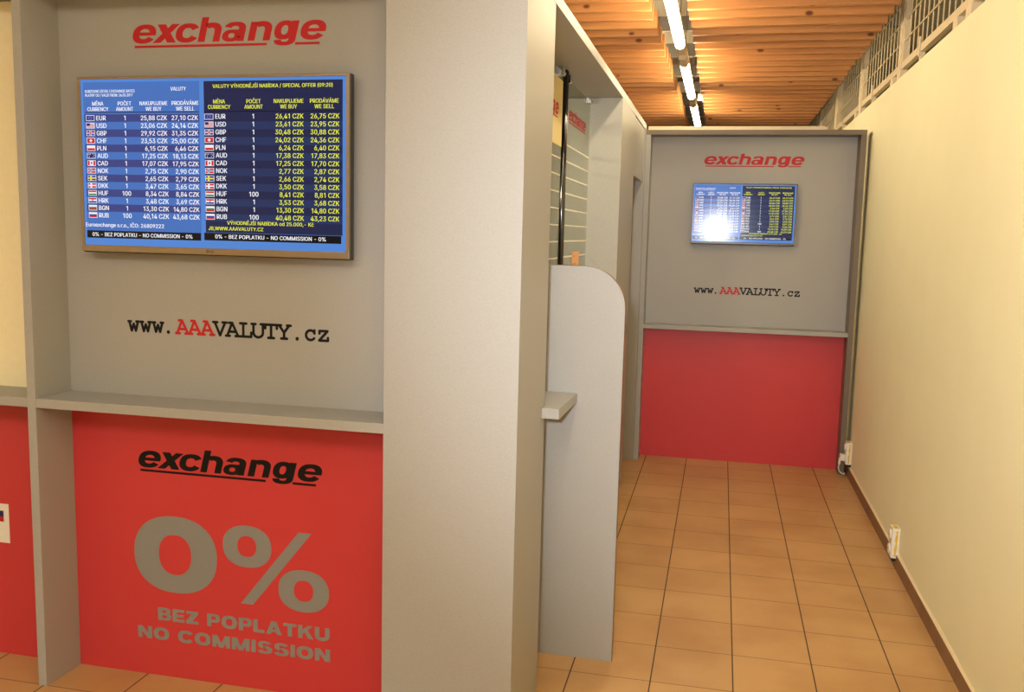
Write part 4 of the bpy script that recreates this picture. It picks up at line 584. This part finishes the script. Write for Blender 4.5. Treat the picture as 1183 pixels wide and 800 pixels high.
# the neighbouring bay at the left edge
nb = lettered_bay('display_bay', 'booth bay at the left edge of the photo with a cream upper half', -3.25, -2.287, YF, YB, ZT, 1.003, (-2.8, YB, 0), {'upper': M['cream_panel']})
obj('side_board', nbox(-3.285, -3.25, YF, YB+.02, 0, ZT, bev=.0015), GL, nb)
t = thing('notice_sticker', 'white sticker with a striped flag on the red panel at the left edge', 'sticker', (-2.62, YB, .437))
obj('paper', nbox(-2.70, -2.539, YB-.0010, YB-.0002, .437, .587), M['paper'], t)
obj('flag_print', nbox(-2.682, -2.562, YB-.0014, YB-.001, .538, .560), M['navy'], t)
obj('flag_print', nbox(-2.682, -2.562, YB-.0014, YB-.001, .518, .538), M['vinyl_red'], t)
b = bmesh.new(); place(b, ring(-2.600, .480, .017, .017, .003, .003, n=2), F1, 0, 0, 1, d1=.0013)
place(b, ring(-2.600, .480, .008, .008, .003, .003, n=2), F1, 0, 0, 1, d1=.0013)
obj('round_mark', b, M['vinyl_black'], t)

# far bay closing the corridor
YF2, YB2 = 6.67, 6.83
far = lettered_bay('end_display_bay', 'grey and red booth panel closing the far end of the corridor', -.526, .880, YF2, YB2, 2.345, .972, (.17, YB2, 0), {'st': .030})
obj('side_board', nbox(-.561, -.526, YF2, YB2+.02, 0, 2.345, bev=.0015), GL, far)
obj('side_board', nbox(.876, .912, YF2, YB2+.02, 0, 2.345, bev=.0015), M['brown_grey'], far)['label'] = 'dark brown-grey side board'
obj('top_board', nbox(-.561, .912, YF2, YB2+.02, 2.345, 2.378, bev=.0015), M['brown_grey'], far)['label'] = 'dark brown-grey top board'
F2 = frameY(YB2)
obj('logo_lettering', logo(F2, -.160, 2.153, .690), M['vinyl_red'], far)['label'] = 'red slanted word exchange'
web(F2, -.184, 1.233, .742, far)
tag(obj('ceiling_rail', nbox(-.555, .66, 6.76, 6.80, 2.379, 2.412, bev=.002), M['mesh_metal']),
    'pale rail lying on top of the grey end panel, brightly lit from above', 'rail')

# ------------------------------------------------------------------ booth body
tag(obj('booth_column', nbox(-1.0, -.573, YF, 3.10, 0, 2.389, bev=.002), GL), 'wide pale grey column in the middle of the photo', 'column')
t = thing('booth_pillar', 'grey pillar beyond the service window, before the doorway', 'pillar', (-.75, 5.6, 0))
obj('pillar_body', nbox(-.98, -.573, 5.21, 5.985, 0, 2.389, bev=.002), GL, t)
tag(obj('booth_roof_board', nbox(-3.285, -.573, YF, 6.83, 2.390, 2.432, bev=.0015), GL), 'long grey board capping the booth above the service window', 'board')

t = thing('booth_doorway', 'narrow doorway in the booth side just before the end panel', 'doorway', (-.7, 6.3, 0))
obj('header', nbox(-.61, -.5735, 5.987, 6.665, 2.018, 2.380, bev=.0015), GL, t)
obj('jamb', nbox(-.98, -.562, 6.665, 6.70, 0, 2.385, bev=.0015), GL, t)
dr = obj('door', nbox(-.90, -.865, 5.99, 6.66, .004, 2.30, bev=.002), GL, t)
b = bmesh.new(); cyl(b, (-.865, 6.08, 1.02), (-.82, 6.08, 1.02), .009, 12); cyl(b, (-.822, 6.08, 1.02), (-.822, 6.2, 1.02), .009, 12)
obj('door_handle', b, M['chrome'], dr)

# service window between column and pillar
t = thing('service_window', 'glazed service window behind the privacy screen, with etched stripes', 'window', (-.75, 4.2, 0))
obj('front_panel', nbox(-.70, -.681, 3.101, 5.209, 0, 1.006), GL, t)
obj('window_sill', nbox(-.98, -.681, 3.101, 5.209, 1.043, 1.07, bev=.001), GL, t)
g1 = obj('glass_pane', nbox(-.755, -.750, 3.12, 4.30, 1.075, 2.372), M['glass'], t)
g2 = obj('glass_pane', nbox(-.755, -.750, 4.40, 5.19, 1.075, 2.372), M['glass'], t)
FX = frameX(-.7498)
b = bmesh.new(); box(b, -.7497, -.7490, 3.3, 4.285, 2.035, 2.33)
film = obj('cream_film', b, M['film_cream'], g1)
obj('logo_lettering', logo(frameX(-.7489), 3.55, 2.165, .63), M['vinyl_red'], g1)['label'] = 'red slanted word exchange'
obj('logo_lettering', logo(frameX(-.7498), 4.47, 2.182, .56), M['vinyl_red'], g2)['label'] = 'red slanted word exchange'
b = bmesh.new()
for i in range(12):
    z = 2.055-.0765*i
    prism(b, [(4.44, z), (5.18, z), (5.18, z+.008), (4.44, z+.008)], FX, 0, .0005)
obj('etched_stripes', b, M['stripe'], g2)
b = bmesh.new()
for i in range(1, 12):
    z = 2.055-.0765*i
    prism(b, [(3.3, z), (4.27, z), (4.27, z+.006), (3.3, z+.006)], FX, 0, .0005)
obj('etched_stripes', b, M['stripe'], g1)
obj('height_strip', nbox(-.7492, -.7484, 4.70, 4.93, 1.09, 1.545), M['ruler'], g2)
b = bmesh.new()
for i in range(11):
    z = 1.12+i*.04
    prism(b, [(4.72, z), (4.78+.04*(i % 2), z), (4.78+.04*(i % 2), z+.004), (4.72, z+.004)], frameX(-.7484), 0, .0004)
obj('tick_marks', b, M['vinyl_red'], g2)
for yy in (4.335, 4.365):
    b = bmesh.new(); cyl(b, (-.748, yy, 1.07), (-.748, yy, 2.389), .011, 16); obj('pole', b, M['pole'], t, True)
for yy in (3.2, 4.24, 4.44, 5.13):
    b = bmesh.new(); box(b, -.762, -.735, yy-.016, yy+.016, 2.345, 2.3885, .003); cyl(b, (-.7352, yy, 2.358), (-.730, yy, 2.358), .008, 12)
    obj('glass_clip', b, M['chrome'], t)
# interior behind the glass
t = thing('booth_interior_partition', 'tan partition inside the booth seen through the service window', 'partition', (-1.7, 4.2, 0))
obj('partition_panel', nbox(-1.74, -1.70, 2.87, 6.70, 0, 2.387), M['interior'], t)
obj('batten', nbox(-1.70, -1.685, 2.87, 6.70, 1.2, 1.26), M['interior'], t)

# counter and privacy screen
b = bmesh.new()
v = [(-.680, 3.102), (-.5725, 3.102), (-.5725, 3.045), (-.513, 3.045), (-.503, 3.386), (-.680, 3.386)]
prism(b, v, lambda u, w, d: (u, w, d), 1.007, 1.042)
f = b.verts[:]; bmesh.ops.contextual_create(b, geom=b.verts[6:]) if False else b.faces.new([q for q in b.verts if abs(q.co.z-1.007) < 1e-5])
c = obj('counter_shelf', b, [GL]); tag(c, 'small grey counter shelf between the column and the rounded privacy screen', 'shelf')
b = bmesh.new()
R_ = .155; X1 = -.336; Z1 = 1.519
out = [(-.680, 0), (X1, 0), (X1, Z1-R_)]+[(X1-R_+R_*math.cos(math.radians(a)), Z1-R_+R_*math.sin(math.radians(a))) for a in range(5, 91, 5)]+[(-.745, Z1), (-.745, 1.0715), (-.680, 1.0715)]
def fr(Y0, e=0): return lambda u, w, d: (u, Y0+d, w)
prism(b, out, fr(0), 3.388, 3.4095); b.faces.new([q for q in b.verts if abs(q.co.y-3.388) < 1e-5])
t = thing('privacy_screen', 'tall pale grey screen board with a rounded top corner, beside the counter', 'screen', (-.47, 3.4, 0))
obj('screen_board', b, GL, t)
b = bmesh.new()
inn = out[1:-2]
for (a, c_) in zip(inn, inn[1:]):
    dx, dz = c_[0]-a[0], c_[1]-a[1]; l = math.hypot(dx, dz); nx, nz = dz/l*.0012, -dx/l*.0012
    prism(b, [a, (a[0]+nx, a[1]+nz), (c_[0]+nx, c_[1]+nz), c_], fr(0), 3.3878, 3.4097)
M['edge_brown'] = mat('brown_edging', (.40, .20, .10), .4, .4, var=.05)
obj('edge_band', b, M['edge_brown'], t)

# ------------------------------------------------------------------ televisions
RATES = [('EUR','1','25,88','27,10','26,41','26,75'),('USD','1','23,06','24,14','23,61','23,95'),('GBP','1','29,92','31,35','30,48','30,88'),
 ('CHF','1','23,53','25,00','24,02','24,36'),('PLN','1','6,15','6,46','6,24','6,40'),('AUD','1','17,25','18,13','17,38','17,83'),
 ('CAD','1','17,07','17,95','17,25','17,70'),('NOK','1','2,75','2,90','2,77','2,87'),('SEK','1','2,65','2,79','2,66','2,74'),
 ('DKK','1','3,47','3,65','3,50','3,58'),('HUF','100','8,34','8,84','8,41','8,81'),('HRK','1','3,48','3,69','3,53','3,68'),
 ('BGN','1','13,30','14,80','13,30','14,80'),('RUB','100','40,14','43,68','40,48','43,23')]
FC = {'w': (235, 232, 240), 'r': (200, 40, 50), 'b': (40, 55, 150), 'g': (35, 120, 60), 'y': (235, 215, 60), 'n': (30, 40, 110), 'p': (225, 150, 165)}
def flag_rects(code):
    W, H = 1., 1.
    h3 = lambda a, b, c: [(a, 0, .667, 1, 1), (b, 0, .333, 1, .667), (c, 0, 0, 1, .333)]
    cross = lambda bg, c1, c2: [(bg, 0, 0, 1, 1), (c1, .26, 0, .48, 1), (c1, 0, .36, 1, .64)]+([(c2, .32, 0, .42, 1), (c2, 0, .44, 1, .56)] if c2 else [])
    return {'EUR': [('b', 0, 0, 1, 1)]+[('y', .5+.22*math.cos(i*math.pi/4)-.03, .5+.3*math.sin(i*math.pi/4)-.04, .5+.22*math.cos(i*math.pi/4)+.03, .5+.3*math.sin(i*math.pi/4)+.04) for i in range(8)],
     'USD': [('w', 0, 0, 1, 1)]+[('r', 0, i/7, 1, i/7+.08) for i in range(7)]+[('n', 0, .45, .45, 1)],
     'GBP': [('b', 0, 0, 1, 1), ('w', .38, 0, .62, 1), ('w', 0, .34, 1, .66), ('r', .44, 0, .56, 1), ('r', 0, .42, 1, .58)],
     'CHF': [('r', 0, 0, 1, 1), ('w', .42, .2, .58, .8), ('w', .3, .4, .7, .6)],
     'PLN': [('w', 0, .5, 1, 1), ('r', 0, 0, 1, .5)],
     'AUD': [('n', 0, 0, 1, 1), ('w', .05, .7, .45, .78), ('r', .2, .5, .28, .98), ('w', .18, .18, .28, .34), ('w', .7, .2, .78, .32), ('w', .7, .7, .78, .82), ('w', .84, .5, .92, .6)],
     'CAD': [('w', 0, 0, 1, 1), ('r', 0, 0, .25, 1), ('r', .75, 0, 1, 1), ('r', .4, .3, .6, .75)],
     'NOK': cross('r', 'w', 'b'), 'SEK': cross('b', 'y', None), 'DKK': cross('r', 'w', None),
     'HUF': h3('r', 'w', 'g'), 'HRK': h3('r', 'w', 'b')+[('r', .42, .35, .58, .75), ('w', .48, .45, .53, .6)], 'BGN': h3('w', 'g', 'r'), 'RUB': h3('w', 'b', 'r')}[code]
SM = {}
def smat(nm, rgb, st=1.0):
    if nm not in SM: SM[nm] = emit('screen_'+nm, rgb, st, rough=.135, spec=.2)
    return SM[nm]
def television(cx, cz, y, s, wallY, label, name='television', frame_mat=None, k=1.0):
    """y = plane of the screen; s = scale, 1 = 0.975 m wide"""
    W, H = .975*s, .580*s
    t = thing(name, label, 'television', (cx, wallY, cz))
    x0, x1, z0, z1 = cx-W/2, cx+W/2, cz-H/2, cz+H/2
    b = bmesh.new(); box(b, x0-.0015, x1+.0015, y+.008, y+.034, z0-.0035, z1+.0015, .003)
    box(b, x0+.16*s, x1-.16*s, y+.034, y+.050, z0+.05*s, z1-.12*s, .006)
    obj('housing', b, M['black'], t)
    b = bmesh.new(); bt, bs, bb = .009*s, .011*s, .022*s
    box(b, x0, x1, y-.003, y+.008, z1-bt, z1, .0015); box(b, x0, x1, y-.003, y+.008, z0, z0+bb, .002)
    box(b, x0, x0+bs, y-.003, y+.008, z0+bb, z1-bt); box(b, x1-bs, x1, y-.003, y+.008, z0+bb, z1-bt)
    bz = obj('bezel', b, frame_mat or M['bezel'], t)
    b = bmesh.new(); fb = lambda u, v, d: (u, y-.003-d, v)
    place(b, ring(cx-.012*s, z0+bb*.5, .005*s, .005*s, .0018*s, .0018*s, n=2), fb, 0, 0, 1, d1=.0004)
    text(b, 'LG', fb, cx-.003*s, z0+bb*.5-.004*s, .008*s)
    obj('maker_mark', b, M['black'], bz)
    obj('mount', nbox(cx-.12*s, cx+.12*s, y+.0505, wallY-.0005, cz-.12*s, cz+.12*s), M['black'], t)
    # screen
    fx = lambda u, v, d: (cx+(u+1.645)*s, y-d, cz+(v-1.828)*s)
    def q(b, X0, X1, Z0, Z1, d): 
        b.faces.new([b.verts.new(fx(u, v, d)) for u, v in ((X0, Z0), (X1, Z0), (X1, Z1), (X0, Z1))])
    sc = obj('screen', nbox(x0+bs, x1-bs, y, y+.008, z0+bb, z1-bt), smat('base', (82, 132, 208)), t)
    sl = 0
    b = bmesh.new(); q(b, -2.112, -1.680, 1.600, 2.100, .0002); obj('rate_table', b, smat('left', (70, 112, 186)), sc)['label'] = 'blue table of standard rates'
    b = bmesh.new(); q(b, -1.664, -1.181, 1.612, 2.099, .0002); obj('rate_table', b, smat('right', (36, 39, 74)), sc)['label'] = 'navy table of special rates'
    b1, b2 = bmesh.new(), bmesh.new(); z = 1.983; dz = .0248
    for i in range(14):
        zz = z-dz*i
        if i % 2 == 0: q(b1, -2.110, -1.682, zz-dz/2, zz+dz/2, .0004)
        else: q(b2, -1.664, -1.181, zz-dz/2, zz+dz/2, .0004)
    obj('row_bands', b1, smat('bandl', (60, 68, 130)), sc); obj('row_bands', b2, smat('bandr', (40, 52, 92)), sc)
    b = bmesh.new(); q(b, -2.113, -1.682, 1.584, 1.609, .0005); q(b, -1.670, -1.185, 1.586, 1.611, .0005)
    q(b, -2.108, -1.682, 2.0005, 2.003, .0005); q(b, -1.662, -1.185, 2.0015, 2.004, .0005)
    obj('black_bars', b, smat('bar', (18, 16, 20)), sc)
    wt, yt, cap = bmesh.new(), bmesh.new(), .0150
    T = lambda b, st, X, Z, al, w=None, c=cap, bo=.025: text(b, st, fx, X, Z, c, al, w*s if w else None, bo, .0007)
    # text() scales in scene units, so wrap the frame for local units
    def T(b, st, X, Z, al='l', w=None, c=cap, bo=.025):
        text(b, st, fx, X, Z, c, al, w, bo, .0007)
    T(wt, 'KURZOVNÍ LÍSTEK / EXCHANGE RATES', -2.104, 2.066, w=.187, c=.009)
    T(wt, 'PLATNÝ OD / VALID FROM: 24.05.2017', -2.104, 2.053, w=.180, c=.009)
    T(wt, 'VALUTY', -1.756, 2.070, 'c', .056, .012)
    for k_, tgt, xc in ((0, wt, (-2.057, -1.956, -1.848, -1.732)), (1, yt, (-1.609, -1.487, -1.365, -1.243))):
        dzz = .004*k_
        for lab1, lab2, x, w1, w2 in (('MĚNA', 'CURRENCY', xc[0], .042, .080), ('POČET', 'AMOUNT', xc[1], .050, .064),
                                      ('NAKUPUJEME', 'WE BUY', xc[2], .102, .058), ('PRODÁVÁME', 'WE SELL', xc[3], .097, .066)):
            T(tgt, lab1, x, 2.024+dzz, 'c', w1, .0125); T(tgt, lab2, x, 2.006+dzz*1.2, 'c', w2, .0125)
    T(yt, 'VALUTY VÝHODNĚJŠÍ NABÍDKA / SPECIAL OFFER (09:20)', -1.423, 2.077, 'c', .417, .0115)
    fm = {}
    for i, (code, am, a1, a2, c1, c2) in enumerate(RATES):
        zz = z-dz*i; zb = zz-cap/2
        T(wt, code, -2.064, zb); T(wt, am, -1.956, zb, 'c'); T(wt, a1+' CZK', -1.799, zb, 'r'); T(wt, a2+' CZK', -1.686, zb, 'r')
        zb += .004
        T(wt, code, -1.623, zb); T(wt, am, -1.489, zb, 'c'); T(yt, c1+' CZK', -1.314, zb, 'r'); T(yt, c2+' CZK', -1.192, zb, 'r')
        for fx0, dz_ in ((-2.102, 0), (-1.661, .003)):
            for n_, (c, u0, v0, u1, v1) in enumerate([('w', -.06, -.1, 1.06, 1.1)]+flag_rects(code)):
                if c not in fm: fm[c] = bmesh.new()
                fw, fh = .029, .0155
                q(fm[c], fx0+u0*fw, fx0+u1*fw, zz+dz_-fh/2+v0*fh, zz+dz_-fh/2+v1*fh, .0007+.00004*n_)
    T(wt, 'Euroexchange s.r.o., IČO: 26809222', -2.116, 1.622, w=.297, c=.0125)
    T(wt, '0% - BEZ POPLATKU - NO COMMISSION - 0%', -1.903, 1.590, 'c', .378, .0125)
    T(wt, '0% - BEZ POPLATKU - NO COMMISSION - 0%', -1.434, 1.593, 'c', .392, .0125)
    T(yt, 'VÝHODNĚJŠÍ NABÍDKA od 25.000,- Kč', -1.433, 1.639, 'c', .306, .0115)
    T(yt, 'JB,WWW.AAAVALUTY.CZ', -1.654, 1.620, w=.197, c=.0115)
    obj('rate_lettering', wt, smat('white', (236, 236, 244), 1.1), sc)['label'] = 'white rate lettering'
    obj('rate_lettering', yt, smat('yellow', (232, 236, 70)), sc)['label'] = 'yellow rate lettering'
    me_b = bmesh.new(); mats = []
    for idx, (c, bmx) in enumerate(fm.items()):
        mats.append(smat('flag_'+c, FC[c]))
        tmp = bpy.data.meshes.new('x'); n0 = len(me_b.faces); bmx.to_mesh(tmp); bmx.free(); me_b.from_mesh(tmp); bpy.data.meshes.remove(tmp)
        me_b.faces.ensure_lookup_table()
        for f_ in me_b.faces[n0:]: f_.material_index = idx
    obj('flag_icons', me_b, mats, sc)
    return t
television(-1.6475, 1.828, 2.768, 1.0, YB, 'large flat television with a rate table on the left grey panel')
television(.135, 1.8035, 6.762, .733, YB2, 'small flat television with a rate table on the far end panel', frame_mat=M['bezel_dark'])

# ------------------------------------------------------------------ sockets on the right wall
def socket(y0, z0, label):
    t = thing('wall_socket', label, 'socket', (.945, y0, z0), 'double sockets on the cream wall')
    obj('housing', nbox(.905, .9449, y0, y0+.08, z0, z0+.155, bev=.006), M['white_plastic'], t)
    for zc in (z0+.040, z0+.116):
        b = bmesh.new(); cyl(b, (.905, y0+.04, zc), (.898, y0+.04, zc), .025, 24)
        p = obj('socket_face', b, M['white_plastic'], t)
        b = bmesh.new(); cyl(b, (.8982, y0+.031, zc), (.8972, y0+.031, zc), .003, 8); cyl(b, (.8982, y0+.049, zc), (.8972, y0+.049, zc), .003, 8)
        obj('pin_hole', b, M['dark'], p)
    b = bmesh.new(); y_ = y0-.0006
    L_, R2 = [], []
    for i in range(13):
        z = z0+.012+.130*i/12; wob = .0022*math.sin(i*1.3)
        L_.append((.920+wob+.004*i/12, z)); R2.append((.929-wob*.5+.005*i/12, z))
    prism(b, L_+R2[::-1], lambda u, v, d: (u, y_-d+.0008, v), 0, .0010)
    box(b, .914, .936, y0+.006, y0+.055, z0+.1548, z0+.1557)
    obj('yellow_stripe', b, M['yellow_paint'], t)
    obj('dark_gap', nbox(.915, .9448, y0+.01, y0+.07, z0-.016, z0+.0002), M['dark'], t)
socket(4.79, .052, 'white wall socket with a yellow stripe, nearer one on the cream wall')
socket(6.575, .098, 'white wall socket with a yellow stripe, at the foot of the end panel')
t = thing('power_plug', 'white plug and cord in the far wall socket', 'plug', (.88, 6.61, .14))
b = bmesh.new(); box(b, .870, .8975, 6.59, 6.64, .120, .165, .006); box(b, .864, .878, 6.603, 6.627, .09, .135, .005); obj('plug_body', b, M['white_plastic'], t)
pts = [(.871, 6.615, .095), (.867, 6.615, .07), (.872, 6.615, .045), (.886, 6.617, .03), (.902, 6.62, .022), (.915, 6.64, .014), (.918, 6.75, .008)]
b = bmesh.new()
for p, q_ in zip(pts, pts[1:]): cyl(b, p, q_, .004, 10)
obj('cord', b, M['white_plastic'], t, True)

# ------------------------------------------------------------------ camera
yaw, pitch, roll = -.2204, .1225, -.0242
cy_, sy_, cp_, sp_, cr_, sr_ = math.cos(yaw), math.sin(yaw), math.cos(pitch), math.sin(pitch), math.cos(roll), math.sin(roll)
fwd = Vector((sy_*cp_, cy_*cp_, -sp_)); rt = Vector((cy_, -sy_, 0)); dn = fwd.cross(rt)
r2 = rt*cr_+dn*sr_; d2 = -rt*sr_+dn*cr_
cam = bpy.data.cameras.new('camera'); co = bpy.data.objects.new('camera', cam); COL.objects.link(co)
mw = Matrix((( r2.x, -d2.x, -fwd.x, 0), (r2.y, -d2.y, -fwd.y, 0), (r2.z, -d2.z, -fwd.z, 1.635), (0, 0, 0, 1)))
co.matrix_world = mw
cam.sensor_width = 36; cam.lens = 1063.56/1183*36; cam.clip_start = .05
scene.camera = co

# ------------------------------------------------------------------ light
def light(kind, name, loc, power, col, **kw):
    l = bpy.data.lights.new(name, kind); l.energy = power; l.color = col
    for k, v in kw.items(): setattr(l, k, v)
    o = bpy.data.objects.new(name, l); COL.objects.link(o); o.location = loc
    return o
fl = light('SPOT', 'camera_flash', (-.10, -.03, 1.76), 285, (.99, 1, 1.03), shadow_soft_size=.045, spot_size=math.radians(60), spot_blend=1.0)
aim = mw.to_3x3() @ Vector((320, 50, -1063.56))
fl.rotation_euler = aim.to_track_quat('-Z', 'Y').to_euler()
light('AREA', 'hall_ceiling_light', (-1.2, -1.6, 3.3), 140, (1, .92, .80), shape='RECTANGLE', size=3.2, size_y=1.6)
bl = light('SPOT', 'added_booth_fill', (-1.3, 3.5, 2.1), 60, (1, .82, .48), shadow_soft_size=.08, spot_size=math.radians(60), spot_blend=.8)  # unseen spot added to warm and brighten the pillar face behind the glass
bl.rotation_euler = Vector((.40, 1.7, -.35)).to_track_quat('-Z', 'Y').to_euler()
light('AREA', 'added_fill_beyond_screens', (2.6, 6.5, 3.45), 60, (1, .86, .55), shape='RECTANGLE', size=.4, size_y=5)  # added fill with no fixture, lightens the racks and wall behind the mesh
w = bpy.data.worlds.new('world'); w.use_nodes = True; scene.world = w
w.node_tree.nodes['Background'].inputs['Color'].default_value = (1, .90, .76, 1)
w.node_tree.nodes['Background'].inputs['Strength'].default_value = .30

scene.view_settings.view_transform = 'Standard'; scene.view_settings.look = 'None'
scene.view_settings.gamma = 1; scene.view_settings.use_curve_mapping = False
scene.view_settings.exposure = .2
scene.cycles.use_denoising = True
scene.cycles.max_bounces = 8
scene.cycles.sample_clamp_indirect = 6
